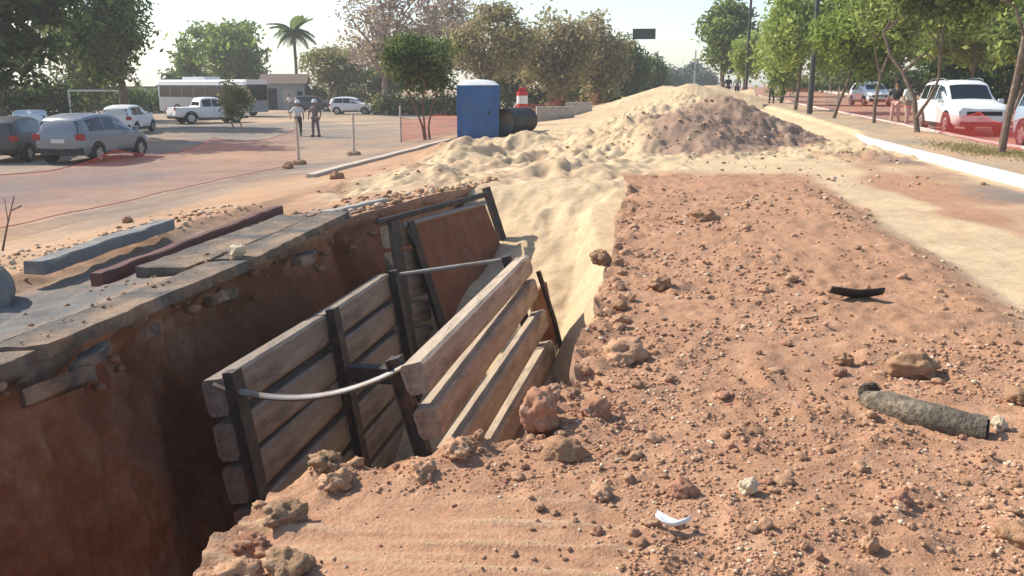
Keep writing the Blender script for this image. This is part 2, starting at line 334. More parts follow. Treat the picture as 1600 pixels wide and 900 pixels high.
def gz(x, y):
    x = np.asarray(x, float); y = np.asarray(y, float)
    z = base_z(x, y) + lumps(x, y)
    bm_ = bankmask(x, y); near = sstep(22, 10, y)
    cl = sstep(3.55, 3.15, y) * sstep(0.25, -0.5, x)                  # scraped clay by the bucket
    z = z + 0.05 * fbm(x * 0.55, y * 0.55, 11, 3) * (0.35 + 0.65 * bm_)
    rough = bm_ * (1 - 0.85 * cl)
    l1 = np.maximum(0, fbm(x * 4.2, y * 4.2, 12, 3)); l2 = np.maximum(0, fbm(x * 11, y * 11, 13, 3) - 0.08); l3 = fbm(x * 24, y * 24, 14, 2)
    z = z + rough * (0.055 * l1 + 0.042 * l2 + 0.008 * l3 * near)
    z = z + (1 - bm_) * near * 0.02 * fbm(x * 3.0, y * 2.0, 15, 4)
    z = z + cl * 0.022 * fbm(x * 0.9 + 0.4 * y, y * 24, 16, 3)
    ed = np.abs(edge_dist(x, y)); z = z + np.exp(-(ed / 0.30) ** 2) * (x > -2.4) * (y < 16) * (0.10 * np.maximum(-0.2, fbm(x * 3.4, y * 3.4, 17, 3)) + 0.05 * fbm(x * 9, y * 9, 18, 3))
    mound = sstep(-3.5, -1.5, x) * sstep(21.5, 23.5, y) * sstep(60, 45, y)
    rdg = 1 - 2 * np.abs(fbm(x * 1.7, y * 0.9, 24, 3)); z = z + mound * (0.10 * np.maximum(0, fbm(x * 1.9, y * 1.5, 21, 4)) + 0.09 * (rdg - 0.6) + 0.05 * fbm(x * 9, y * 7, 25, 2) + 0.07 * fbm(x * 4.5, y * 4.5, 22, 3))
    left = sstep(-4.3, -5.0, x) * sstep(-9.5, -7.5, x) * sstep(18, 14, y)
    z = z + left * 0.05 * fbm(x * 2.2, y * 2.2, 23, 4)
    return z
def zones(x, y):
    x = np.asarray(x, float); y = np.asarray(y, float)
    n = fbm(x * 0.7, y * 0.45, 51, 4); n2 = fbm(x * 0.25, y * 0.25, 52, 3)
    bm_ = bankmask(x, y)
    sand = np.where((x > -1) | (y < 8) & (x > -3), 0.95 - 0.9 * bm_, 0.3)
    sand = sand + 0.10 * sstep(3.6, 3.1, y) * sstep(0.6, -0.4, x) * (x > -3) + 0.25 * bm_ * np.maximum(0, n)
    strip2 = sstep(3.9, 4.5, x + 0.5 * n) * sstep(6.4, 6.0, x) * sstep(27, 22, y + 2 * n)
    sand = sand - strip2 * (0.74 + 0.7 * n)
    head = sstep(-7.2, -5.8, x + 0.8 * n) * sstep(15.6, 17.2, y + 0.8 * n) * (x <= -1)
    sand = np.maximum(sand, head * (0.85 + 0.3 * n))
    cl = sstep(3.6, 3.2, y) * sstep(0.5, -0.4, x) * (x > -3); sand = sand + cl * 0.6 * fbm(x * 0.9 + 0.4 * y, y * 24, 16, 3)
    sand = sand + 0.22 * sstep(2.6, 4.2, x) * sstep(0.1, 0.5, fbm(x * 2.2, y * 0.35, 53, 3)) - 0.25 * sstep(2.6, 3.4, x) * sstep(0.05, 0.5, fbm(x * 1.8 + 5, y * 0.25, 54, 3))
    pile = np.zeros_like(x)
    for cx, cy, top, r in CONES[:3]: pile = np.maximum(pile, sstep(r * 1.0, r * 0.85, np.hypot(x - cx, y - cy)))
    pile = pile * sstep(-1.3, 0.5, x + 0.6 * n - 0.05 * (y - 26))
    sand = sand - pile * (0.80 + 0.15 * n)
    lot = sstep(-8.6, -9.6, x)
    sand = np.where(x < -7.5, 0.38 + 0.22 * n + 0.20 * sstep(30, 60, y), sand)
    grey = np.where(x < -4.2, sstep(-4.6, -5.2, x) * sstep(-7.3, -6.6, x) * sstep(14.5, 12.5, y) * (0.95 + 0.4 * n), 0)
    grey = grey + strip2 * sstep(5.0, 5.7, x + 0.4 * n) * (0.42 + 0.7 * n) + pile * 0.47 + lot * 0.52 * (1 + n2)
    return np.stack([np.clip(sand, 0, 1.2), np.clip(grey, 0, 1), np.zeros_like(x)], -1)

# trench outline in plan
def xL(y):
    y = np.asarray(y, float)
    b = np.interp(y, [2.2, 2.5, 2.8, 3.2, 3.8, 4.4, 11.8, 13, 15, 16.4, 16.9, 17.0], [-1.95, -2.25, -2.75, -3.6, -4.3, -4.45, -4.48, -4.3, -3.85, -3.35, -3.0, -2.9])
    return b + 0.10 * fbm(y * 0.9, 0.5, 61, 4) * sstep(2.2, 2.8, y) * sstep(17, 16.6, y)
def xR(y):
    y = np.asarray(y, float)
    b = np.interp(y, [2.2, 2.63, 3.3, 3.55, 3.70, 3.86, 4.05, 4.9, 6, 16, 16.9, 17], [-1.95, -1.60, -1.62, -1.50, -1.20, -0.78, -0.60, -0.42, -0.38, -0.38, -0.5, -0.6])
    return b + (0.10 * fbm(y * 1.7, 4.5, 62, 4) + 0.05 * fbm(y * 7, 9.5, 63, 3)) * sstep(2.2, 2.5, y) * sstep(17, 16.6, y)
def floor_z(x, y):
    x = np.asarray(x, float); y = np.asarray(y, float)
    u = x + 1.75 + 0.35 * fbm(y * 0.6, 7.7, 73, 3); hd = sstep(17, 15.8, y)
    s = -0.10 - 0.37 * np.maximum(0, 16.2 - y) - 0.22 * (np.sqrt(u * u + 0.2) - u - 0.45) * hd + 1.7 * np.maximum(0, x + 1.12 + 0.12 * fbm(y * 1.1, 2.2, 75, 3)) * sstep(16, 14, y)
    s = s + 0.16 * fbm(x * 1.3, y * 0.9, 71, 4) + 0.05 * fbm(x * 5, y * 4, 74, 3)
    fl = -5.0 + 0.25 * fbm(x * 0.8, y * 0.8, 72, 3) + 3.0 * sstep(5.0, 3.0, y + 0.35 * x + 1.0)
    s = np.where(y < 6.5, -9, s); s = np.minimum(s, -0.22 - 0.5 * sstep(15.5, 12.5, y) + 0.9 * sstep(15.2, 16.9, y))
    z = np.maximum(fl, s)
    w = sstep(15.6, 17.0, y); return z * (1 - w) + gz(x, y) * w

ys = np.concatenate([np.arange(-8, 2.2, 0.4), np.arange(2.2, 4.6, 0.02), np.arange(4.6, 8, 0.035), np.arange(8, 17.0, 0.07), [17.0]])
def struct(name, me, m=None): return tag(link(name, me, m or M['soil'], smooth=True), kind='structure')
# bank to the right of the trench
t = np.concatenate([np.arange(0, 3.2, 0.03), 3.2 + np.cumsum(np.full(70, 0.05))]); t = t / t[-1]
xr = xR(ys); X = xr[:, None] + (6.36 - xr)[:, None] * t[None]; Y = np.repeat(ys[:, None], X.shape[1], 1)
struct('dirt_bank', grid_mesh('dirt_bank', X, Y, gz(X, Y), zones(X, Y)))
# roadside to the left of the trench
t = np.concatenate([np.arange(0, 4.5, 0.05), 4.5 + np.cumsum(np.full(60, 0.09))]); t = t / t[-1]
xl = xL(ys); X = xl[:, None] + (-14 - xl)[:, None] * t[None]; Y = np.repeat(ys[:, None], X.shape[1], 1)
struct('roadside', grid_mesh('roadside', X[:, ::-1], Y, gz(X, Y)[:, ::-1], zones(X, Y)[:, ::-1]))
# beyond the trench
yf = [17.0]
while yf[-1] < 150: yf.append(yf[-1] + 0.05 + 0.007 * (yf[-1] - 17))
yf = np.array(yf); xf = np.concatenate([np.arange(-14, -8, 0.15), np.arange(-8, 6.36, 0.06), [6.36]])
Xf, Yf = np.meshgrid(xf, yf); struct('work_strip', grid_mesh('work_strip', Xf, Yf, gz(Xf, Yf), zones(Xf, Yf)))
# trench: two walls and a floor in one sheet
yt = ys[ys >= 2.19]; nr = 105
def wall(xe, side):
    top = gz(xe, yt); fl = floor_z(xe + side * 0.2, yt) - 0.5
    tt = np.linspace(0, 1, nr) ** 1.15
    Z = top[:, None] + (np.minimum(fl, top - 0.02) - top)[:, None] * tt[None]; Yw = np.repeat(yt[:, None], nr, 1)
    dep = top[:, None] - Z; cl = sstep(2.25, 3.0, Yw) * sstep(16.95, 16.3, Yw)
    off = 0.13 * dep + (0.30 * fbm(Yw * 1.2, Z * 0.5, 81, 4) - 0.08) * sstep(0, 0.5, dep) + 0.10 * fbm(Yw * 4.5, Z * 1.6, 82, 4) * sstep(0, 0.25, dep) + 0.06 * fbm(Yw * 9 + 2 * Z, Z * 5, 86, 4) * sstep(0.05, 0.25, dep)
    off = off - 0.10 * sstep(0.1, 0.3, dep) * sstep(1.2, 0.5, dep)
    Xw = xe[:, None] + side * off * cl
    zz = np.zeros(Xw.shape + (3,)); head = sstep(11.5, 15, Yw)
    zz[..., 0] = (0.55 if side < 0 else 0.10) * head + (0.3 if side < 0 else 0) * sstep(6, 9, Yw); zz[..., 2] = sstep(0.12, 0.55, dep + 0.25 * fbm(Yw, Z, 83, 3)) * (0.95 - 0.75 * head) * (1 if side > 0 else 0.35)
    stre = fbm(Yw * 2.2, Z * 0.35, 84, 4)
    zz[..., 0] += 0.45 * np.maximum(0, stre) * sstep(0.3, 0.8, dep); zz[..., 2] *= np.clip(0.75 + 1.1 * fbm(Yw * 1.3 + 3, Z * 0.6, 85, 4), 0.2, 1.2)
    zz[..., 1] = sstep(0.5, 0.15, dep) * 0.35
    return Xw, Yw, Z, zz
A = wall(xL(yt), 1); B = wall(xR(yt), -1)
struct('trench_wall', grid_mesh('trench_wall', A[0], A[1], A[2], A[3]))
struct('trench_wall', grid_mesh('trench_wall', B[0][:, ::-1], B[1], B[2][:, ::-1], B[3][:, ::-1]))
tt = np.linspace(0, 1, 70); a = xL(yt) - 0.0; b = xR(yt) + 0.0
X = a[:, None] + (b - a)[:, None] * tt[None]; Y = np.repeat(yt[:, None], 70, 1); Z = floor_z(X, Y)
zz = np.zeros(X.shape + (3,)); zz[..., 0] = sstep(7.5, 9.5, Y + 0.6 * (X + 1.7)) * 1.0; zz[..., 2] = sstep(9, 7, Y) * 0.8
struct('trench_floor', grid_mesh('trench_floor', X, Y, Z, zz))
# parking lot and everything farther left, the wide ground below and behind
xg = np.concatenate([-14 - np.cumsum(np.linspace(0.3, 4, 60))[::-1], [-14]]); yg = np.concatenate([[-40, -20], np.arange(-8, 150, 0.9), [170, 220]])
Xg, Yg = np.meshgrid(xg, yg); struct('parking_lot', grid_mesh('parking_lot', Xg, Yg, gz(Xg, Yg) + 0.02 * fbm(Xg * 0.3, Yg * 0.3, 91, 3) * sstep(-14, -15, Xg), zones(Xg, Yg)))
gx = [-900, -140, 66, 900]; gy = [-900, -7, 146, 900]; gv = [(x, y, -1.15) for y in gy for x in gx]
gq = np.array([[j * 4 + i, j * 4 + i + 1, j * 4 + i + 5, j * 4 + i + 4] for j in range(3) for i in range(3) if not (i == 1 and j == 1)])
zz = np.zeros((16, 3)); zz[:, 0] = 0.35
struct('ground', raw_mesh(bpy.data.meshes.new('ground'), np.array(gv), gq, zz))

# right side: kerb, planted median, second kerb, carriageway, verge
def med_z(x, y): return 0.10 + 0.011 * np.maximum(0, np.asarray(y, float) - 28) * 1.0
KX = 6.40
yk = np.concatenate([np.arange(-8, 40, 0.25), np.arange(40, 150, 1.0)])
def strip(name, x0, x1, zoff, nx, sand, grey, amp, seed):
    x = np.linspace(x0, x1, nx); Xs, Ys = np.meshgrid(x, yk); Z = med_z(Xs, Ys) + zoff + amp * fbm(Xs * 0.9, Ys * 0.6, seed, 4)
    n = fbm(Xs * 0.8, Ys * 0.4, seed + 3, 4); zz = np.zeros(Xs.shape + (3,)); zz[..., 0] = np.clip(sand + 0.3 * n, 0, 1); zz[..., 1] = np.clip(grey + 0.4 * n, 0, 1)
    return struct(name, grid_mesh(name, Xs, Ys, Z, zz))
strip('median', KX + 0.16, 9.50, -0.02, 50, 0.62, 0.30, 0.035, 101)
strip('carriageway', 9.64, 19.0, -0.13, 30, 0.10, 0.35, 0.012, 111)
strip('verge', 19.14, 70.0, 0.0, 60, 0.35, 0.15, 0.06, 121)
def kerb(name, x0, x1, y0, y1, top, m, jit=0.012, step=1.0):
    mb = MB(); y = y0; rnd = random.Random(int(x0 * 100))
    ysx = np.arange(y0, y1, 0.5); vs = []; fs = []
    for i, yy in enumerate(ysx):
        j = 0.02 * float(fbm(yy * 0.8, x0, 131, 3)); zt = top(yy) + j * 0.4
        prof = [(x0 + j, zt - 0.30), (x0 + j, zt - 0.02), (x0 + 0.02 + j, zt), (x1 - 0.02 + j, zt), (x1 + j, zt - 0.02), (x1 + j, zt - 0.30)]
        vs += [(px, yy, pz) for px, pz in prof]
        if i: 
            for k in range(5): a = (i - 1) * 6 + k; fs.append((a, a + 1, a + 7, a + 6))
    fs.append(tuple(range(6))[::-1]); fs.append(tuple((len(ysx) - 1) * 6 + k for k in range(6)))
    mb.add(vs, fs); return tag(mb.build(name, m), kind='structure')
ktop = lambda yy: float(med_z(0, yy)) + 0.035
kerb('kerb', KX, KX + 0.17, -8, 30.5, ktop, M['kerb_white'])
kerb('kerb', KX, KX + 0.17, 52, 148, ktop, M['kerb_white'])
kerb('kerb', 9.49, 9.65, -8, 148, ktop, M['kerb_white'])
kerb('kerb', 18.99, 19.15, -8, 148, ktop, M['kerb_white'])
# sand spilled over the kerb and onto the median
xs_ = np.linspace(5.2, 9.0, 60); yy_ = np.arange(27, 60, 0.25); Xs, Ys = np.meshgrid(xs_, yy_)
w = np.exp(-((Xs - 6.3 - 0.015 * (Ys - 30)) / (1.0 + 0.25 * fbm(Ys * 0.5, 2.2, 141, 3))) ** 2) * sstep(27.5, 31, Ys) * sstep(59, 52, Ys)
Zs = np.interp(Xs, [5.2, 6.35, 6.6, 9], [-0.07, -0.05, 0.08, 0.06]) + 0.011 * np.maximum(0, Ys - 28) - 0.08 + 0.26 * w + 0.04 * fbm(Xs, Ys, 142, 4)
zz = np.zeros(Xs.shape + (3,)); zz[..., 0] = 1.1
struct('sand_spill', grid_mesh('sand_spill', Xs, Ys, Zs, zz))

# ------------------------------------------------------------------ trench boxes
def hollow_beam(y0, y1, w, h):
    """folded steel plank running along local y, top at z=0: flat top, canted lips, wavy ends"""
    prof = [(-w, -0.03), (-w * 0.75, 0), (w * 0.75, 0), (w, -0.03), (w * 0.97, -h + 0.05), (w * 0.7, -h), (-w * 0.7, -h), (-w * 0.97, -h + 0.05)]
    n = len(prof); seg = 6; vs = []; fs = []
    for i in range(seg + 1):
        yy = y0 + (y1 - y0) * i / seg; vs += [(px, yy, pz) for px, pz in prof]
        if i:
            for k in range(n): k2 = (k + 1) % n; fs.append(((i - 1) * n + k, (i - 1) * n + k2, i * n + k2, i * n + k))
    fs += [tuple(range(n))[::-1], tuple(seg * n + k for k in range(n))]
    return MB().add(vs, fs)
def panel_frame(p0, p1, lean):
    """matrix: y along the panel top, z up the leaning panel"""
    y = (Vector(p1) - Vector(p0)); L = y.length; y.normalize()
    z = Vector((-lean, 0, 1)); x = y.cross(z).normalized(); z = x.cross(y).normalized()
    m = Matrix((x, y, z)).transposed().to_4x4(); m.translation = Vector(p0); return m, L
_beams = {}
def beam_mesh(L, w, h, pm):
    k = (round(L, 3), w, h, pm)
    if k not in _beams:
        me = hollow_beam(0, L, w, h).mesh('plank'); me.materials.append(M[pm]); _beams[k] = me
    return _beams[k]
def add_panel(root, p0, p1, lean, rows, bays, posts, pitch=0.385, w=0.10, inner=1, post_h=None, seed=1, hb=0.32, pm='plank_shaded'):
    m, L = panel_frame(p0, p1, lean); rnd = random.Random(seed)
    def put(o): o.parent = root; o.matrix_basis = m @ o.matrix_basis
    for i in range(len(bays) - 1):
        a, b = bays[i] * L + 0.03, bays[i + 1] * L - 0.03
        for r in range(rows):
            o = link('plank', beam_mesh(b - a, w, hb, pm)); o.matrix_basis = Matrix.Translation((rnd.uniform(-.012, .012), a, -r * pitch + rnd.uniform(-.008, .008))) @ Matrix.Rotation(rnd.uniform(-.012, .012), 4, 'X') @ Matrix.Rotation(rnd.uniform(-.03, .03), 4, 'Y'); put(o)
    H = post_h or rows * pitch
    for q in posts:
        mb = MB(); yc = q * L
        mb.box((inner * (w + 0.012) if inner > 0 else -w - 0.10, yc - 0.06, -H - 0.1), (w + 0.10 if inner > 0 else -w - 0.012, yc + 0.06, 0.05))
        mb.box((w + 0.10, yc - 0.09, -H - 0.1), (w + 0.115, yc + 0.09, 0.05)) if inner > 0 else mb.box((-w - 0.115, yc - 0.09, -H - 0.1), (-w - 0.10, yc + 0.09, 0.05))
        put(mb.build('post', M['post']))
box1 = empty('trench_box', (-2.6, 8.9, -3.2), 0, 'near trench shoring box of pale corrugated planks with bent strut', 'trench box', 'trench shoring boxes')
bl = Vector(box1.location)
def loc(p): return Vector(p) - bl
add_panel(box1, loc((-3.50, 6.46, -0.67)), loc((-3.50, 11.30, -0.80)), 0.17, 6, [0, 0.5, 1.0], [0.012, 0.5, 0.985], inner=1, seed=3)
add_panel(box1, loc((-1.80, 6.42, -0.43)), loc((-1.62, 11.30, -0.47)), 0.29, 6, [0, 1.0], [0.03, 0.97], inner=-1, seed=4, w=0.105, hb=0.255, pm='plank')
# spreaders: bent flat strut, wide plate, thin rod
pts = []
for k in range(17):
    u = k / 16; q = at_y(335 + (632 - 335) * u, 600 + (573 - 600) * u + 4 * u * (1 - u) * 34, 6.5); pts.append(loc(q))
MB().tube(pts, 0.045, 10, flat=0.55).build('strut', M['rod'], box1, True)
p, q = loc(at_y(512, 568, 8.9)), loc(at_y(640, 572, 8.9))
MB().box((p[0], p[1] - 0.09, p[2] - 0.18), (q[0] + 0.45, p[1] + 0.09, p[2]), 0.02).build('spreader', M['post'], box1)
MB().tube([loc(at_y(612, 431, 11.25)), loc(at_y(788, 406, 11.25))], 0.03, 8).build('rod', M['rod'], box1, True)

box2 = empty('trench_box', (-3.2, 13.4, -3.0), 0, 'far trench shoring box with rust brown end sheet under top rails', 'trench box', 'trench shoring boxes')
bl = Vector(box2.location)
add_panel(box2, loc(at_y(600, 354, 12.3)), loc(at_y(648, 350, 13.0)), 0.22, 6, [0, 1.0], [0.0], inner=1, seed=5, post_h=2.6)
TL, TR, BR, BL = at_y(636, 352, 12.6), at_y(756, 320, 14.6), at_y(800, 430, 14.6), at_y(712, 560, 12.6)
MB().slab([loc(TL), loc(TR), loc(BR), loc(BL)], 0.03).build('end_sheet', M['rust'], box2)
MB().tube([loc(at_y(590, 347, 12.0)), loc(at_y(762, 303, 14.7))], 0.05, 8).build('top_rail', M['post'], box2, True)
MB().tube([loc(at_y(630, 352, 12.4)), loc(at_y(757, 317, 14.5))], 0.04, 8).build('top_rail', M['rod'], box2, True)
a, b = Vector(loc(at_y(759, 293, 14.7))), Vector(loc(at_y(806, 440, 14.75)))
MB().tube([a, b], 0.075, 4).build('post', M['post'], box2)
a, b = Vector(loc(at_y(640, 346, 12.5))), Vector(loc(at_y(706, 560, 12.5)))
MB().tube([a, b], 0.075, 4).build('post', M['post'], box2)

sheet = MB().slab([at_y(829, 466, 11.45), at_y(852, 440, 11.7), at_y(892, 640, 11.6), at_y(846, 650, 11.3)], 0.05)
tag(sheet.build('rusty_plate', M['rust']), 'narrow rust brown steel plate wedged between shoring box and sand', 'steel plate')
tag(MB().tube([at_y(841, 424, 11.2), at_y(866, 500, 11.2), at_y(886, 580, 11.2)], 0.035, 6).build('steel_bar', M['post']), 'thin dark steel bar leaning on the rusty plate', 'steel bar')

# ------------------------------------------------------------------ clods and stones
def rock_mesh(name, seed, sub=2, sq=(1, 1, 0.7), amp=0.42, facet=0.28):
    bm = bmesh.new(); bmesh.ops.create_icosphere(bm, subdivisions=sub, radius=1.0)
    off = Vector((seed * 7.31, seed * 3.17, seed * 1.73))
    rnd = random.Random(seed); planes = [(Vector((rnd.gauss(0, 1), rnd.gauss(0, 1), rnd.gauss(0, .8))).normalized(), rnd.uniform(0.55, 0.9)) for _ in range(9)]
    for v in bm.verts:
        d = v.co.normalized(); r = 1.0
        for n, k in planes:
            c = d.dot(n)
            if c > 0.05: r = min(r, (k / c) * facet + (1 - facet) * 1.0 if k / c < 1 else r)
        r *= 1 + amp * mnoise.noise(d * 1.6 + off) + amp * 0.55 * mnoise.noise(d * 3.7 + off) + amp * 0.3 * mnoise.noise(d * 9 + off) * (sub > 2)
        v.co = d * r; v.co.x *= sq[0]; v.co.y *= sq[1]; v.co.z *= sq[2]
    me = bpy.data.meshes.new(name); bm.to_mesh(me); bm.free(); return me
CLODS = []
for i in range(14):
    me = rock_mesh('dirt_clod', i + 1, 3, (1, random.Random(i).uniform(0.65, 1), random.Random(i + 50).uniform(0.5, 0.8)))
    me.materials.append(M[['clod', 'clod', 'clod_dark', 'clod', 'clod_red'][i % 5]]); me.polygons.foreach_set('use_smooth', np.ones(len(me.polygons), bool)); CLODS.append(me)
def gzf(x, y): return float(gz(np.array([x]), np.array([y]))[0])
def rock(name, px, py, wpx, label, cat, m, seed, sq=(1, 0.8, 0.65), sub=4, sink=0.25, rot=None, z=None, group=None):
    z0 = 0.03
    for _ in range(4): p = at_z(px, py, z0); z0 = gzf(p[0], p[1])
    d = math.hypot(p[0], p[1]); r = wpx * math.hypot(d, CAMH) / FOC / 2
    me = rock_mesh(name, seed, sub, sq, 0.62 if name == 'rim_lump' else 0.42); me.materials.append(M[m])
    o = link(name, me, smooth=True); o.scale = (r, r, r); o.location = (p[0], p[1], (z if z is not None else z0) + r * sq[2] * (1 - 2 * sink) * 0.9); o.rotation_euler = (0, 0, rot if rot is not None else seed * 1.3)
    return tag(o, label, cat, group)
rock('boulder', 842, 676, 74, 'big pinkish red boulder on the trench rim beside the planks', 'boulder', 'clod_red', 21, (0.85, 0.8, 0.95), sink=0.12)
rock('stone', 880, 712, 66, 'dark cracked stone lying below the pinkish red boulder', 'stone', 'clod_dark', 22, (1, 0.8, 0.6))
rock('stone', 1424, 583, 74, 'brown rounded stone beyond the curved pipe fragment', 'stone', 'clod_dark', 23, (1, 0.75, 0.5), rot=0.1)
rock('stone', 1317, 568, 30, 'small dark stone lying between black shard and brown rounded stone', 'stone', 'clod_dark', 24)
rock('stone', 976, 562, 82, 'flat brown lump of clay on the trench rim past the boulder', 'stone', 'clod', 25, (1, 0.8, 0.55))
rock('stone', 937, 412, 34, 'blackish clump overhanging the trench rim above the sand', 'stone', 'clod_dark', 26, (1, 0.9, 0.8), sink=0.1)
rock('stone', 1170, 768, 32, 'bright cream stone lying alone on the red dirt', 'stone', 'clod_pale', 27, (0.9, 0.8, 0.85), sink=0.1)
rock('stone', 940, 775, 46, 'tan wedge shaped stone below the cluster of pale pebbles', 'stone', 'clod', 28, (1, 0.7, 0.6))
rock('stone', 1065, 768, 42, 'rounded reddish stone beside the cluster of pale pebbles', 'stone', 'clod_red', 29, (1, 0.8, 0.7))
rock('stone', 1560, 672, 24, 'small pink stone at the open dark end of the pipe fragment', 'stone', 'clod_pale', 30, (0.8, 0.8, 1), sink=0.1)
rock('stone', 1592, 846, 62, 'purplish brown stone in pale gravel by the bank corner', 'stone', 'clod_dark', 31, (1, 0.7, 0.6))
rock('stone', 1358, 858, 34, 'small upright tan stone among pebbles below the pipe fragment', 'stone', 'clod', 32, (0.8, 0.7, 0.9))
rock('stone', 1590, 628, 40, 'flat dark stone right of the pipe fragment', 'stone', 'clod_dark', 33, (1, .8, .45))
rock('stone', 1405, 778, 34, 'small pointed red stone lying alone below the pipe fragment', 'stone', 'clod_red', 34, (1, .8, .7))
rock('stone', 1032, 452, 42, 'dark brown clod on the bank past the flat clay lump', 'stone', 'clod_dark', 35, (1, .8, .6))
rock('stone', 1100, 342, 44, 'lone brown clod near the far end of the bank', 'stone', 'clod_dark', 36, (1, .8, .5))
rock('stone', 930, 648, 50, 'brown stone sitting right of the pinkish red boulder', 'stone', 'clod_red', 37, (1, .8, .7))
# lumps of the broken rim above the near wall of the trench
rim = [(508, 726, 60, 'clod_grey', 'squarish grey brown lump at the corner of the trench rim'), (446, 812, 76, 'clod_grey', 'large greenish grey lump on the sloping trench rim'),
       (452, 892, 100, 'clod_grey', 'broad grey lump with ragged top on the near trench rim'), (370, 905, 90, 'clod', 'orange brown lump at the lowest end of the trench rim'),
       (660, 742, 62, 'clod', 'tan lump half buried behind the scraped clay'), (398, 852, 50, 'clod_red', 'rust red lump between two grey lumps on the rim'),
       (525, 765, 60, 'clod', 'brown lump casting shadow over the scraped clay'), (716, 708, 60, 'clod', 'dusty block resting against the shoring planks')]
for i, (a, b, w, m, l) in enumerate(rim):
    rock('rim_lump', a, b, w * 0.85, l, 'lump', m, 60 + i, (1, 0.75, 0.62), sink=0.36)
rock('stone', 450, 262, 20, 'dark brown stone next to the weighted stake foot', 'stone', 'clod_dark', 38)
rock('stone', 527, 279, 22, 'dark stone lying just past the low kerb end', 'stone', 'clod_dark', 39)
rock('stone', 200, 347, 18, 'small dark stone in the rubble by the concrete beam', 'stone', 'clod_dark', 40)

LAND = [('the pinkish red boulder', (842, 678)), ('the curved pipe fragment', (1450, 650)), ('the black shard', (1337, 460)), ('the white plastic scrap', (1045, 822)), ('the bright cream stone', (1170, 766)), ('the brown rounded stone', (1424, 580)),
        ('the flat clay lump', (976, 560)), ('the overhanging blackish clump', (937, 412)), ('the lone far clod', (1100, 342)), ('the tan wedge shaped stone', (940, 775)), ('the purplish brown stone', (1592, 846)), ('the pointed red stone', (1405, 778)), ('the scraped clay', (640, 830)), ('the sand road edge', (1480, 400)), ('the sand road edge', (1330, 325)), ('the far corner of the bank', (1220, 275)), ('the far trench head', (1000, 310))]
LAND = [(nm, at_z(*q, 0.03)) for nm, q in LAND]
def clod_label(o, where):
    nm = min(LAND, key=lambda l: (l[1][0] - o.location.x) ** 2 + (l[1][1] - o.location.y) ** 2 * .6)[0]
    c = {'clod': 'light brown', 'clod_dark': 'dark brown', 'clod_red': 'reddish'}[o.data.materials[0].name]
    r = o.scale[1]; sz = 'tiny' if r < .022 else 'small' if r < .034 else 'medium' if r < .05 else 'larger'
    return f'{sz} {c} clod {where} near {nm}'
rnd = random.Random(5)
placed = [o for o in COL.objects if o.name.startswith(('stone', 'boulder', 'rim_lump'))]
occ = [(o.location.x, o.location.y, o.scale[0]) for o in placed]
n = 0
while n < 225:
    px, py = rnd.uniform(560, 1600), 300 + 590 * rnd.random() ** 0.75
    p = at_z(px, py, 0.04); x, y = p[0], p[1]
    if not (xR(y) + 0.06 < x < 5.5 and bankmask(x, y) > 0.5): continue
    if px < 800 and py > 760: continue
    d = math.hypot(y, 1.7); w = (9.5 + 18 * rnd.random() ** 3.5) * (0.62 if d > 9 else 1); r = w * d / FOC / 2
    if any((x - a) ** 2 + (y - b) ** 2 < (c + r) ** 2 for a, b, c in occ): continue
    occ.append((x, y, r)); o = link('dirt_clod', CLODS[rnd.randrange(14)])
    o.scale = (r * rnd.uniform(.8, 1.2), r, r * rnd.uniform(.75, 1.15)); o.rotation_euler = (rnd.uniform(-.3, .3), rnd.uniform(-.3, .3), rnd.uniform(0, 6.28)); o.location = (x, y, gzf(x, y) + r * 0.28)
    tag(o, clod_label(o, 'on the red dirt bank'), 'clod', 'dirt clods scattered on the bank'); n += 1
n = 0
while n < 60:      # crumbs on the rim of the trench
    y = rnd.uniform(2.7, 9.5) if n < 48 else rnd.uniform(9, 15); x = float(xR(np.array([y]))[0]) + abs(rnd.gauss(0, 0.10)) + 0.02
    r = rnd.uniform(0.018, 0.05) * (1 if y < 6 else 1.5)
    if any((x - a) ** 2 + (y - b) ** 2 < (0.7 * (c + r)) ** 2 for a, b, c in occ): continue
    occ.append((x, y, r)); o = link('rim_clod', CLODS[rnd.randrange(14)]); o.scale = (r, r, r); o.rotation_euler = (rnd.uniform(-.5, .5), rnd.uniform(-.5, .5), rnd.uniform(0, 6.28)); o.location = (x, y, gzf(x, y) + r * 0.2)
    tag(o, clod_label(o, 'on the trench rim'), 'clod', 'crumbled clods along the trench rim'); n += 1

def scatter(name, pts, rr, mats, seed, label, cat, squash=0.65):
    """one mesh of many tiny stones"""
    rs = np.random.RandomState(seed); bm = bmesh.new(); bmesh.ops.create_icosphere(bm, subdivisions=1, radius=1)
    tv = np.array([v.co[:] for v in bm.verts]); tf = np.array([[v.index for v in f.verts] for f in bm.faces]); bm.free()
    n = len(pts); v = tv[None] * rs.uniform(0.65, 1.25, (n, len(tv), 1)); v = v * (rr[:, None, None] * np.array([1, 1, squash]) * rs.uniform(.7, 1.3, (n, 1, 3)))
    a = rs.uniform(0, 6.28, n); c, s = np.cos(a)[:, None], np.sin(a)[:, None]
    v = np.stack([v[..., 0] * c - v[..., 1] * s, v[..., 0] * s + v[..., 1] * c, v[..., 2]], -1) + pts[:, None, :]
    q = (tf[None] + (np.arange(n) * len(tv))[:, None, None]).reshape(-1, 3)
    me = bpy.data.meshes.new(name); raw_mesh(me, v.reshape(-1, 3), q)
    for m in mats: me.materials.append(m)
    me.polygons.foreach_set('material_index', np.repeat(rs.randint(0, len(mats), n), len(tf)).astype(np.int32))
    o = link(name, me); return tag(o, label, cat, kind='stuff')
rs = np.random.RandomState(9)
n = 62000; gpx = rs.uniform(480, 1640, n); gpy = 290 + 640 * rs.uniform(0, 1, n) ** 0.85
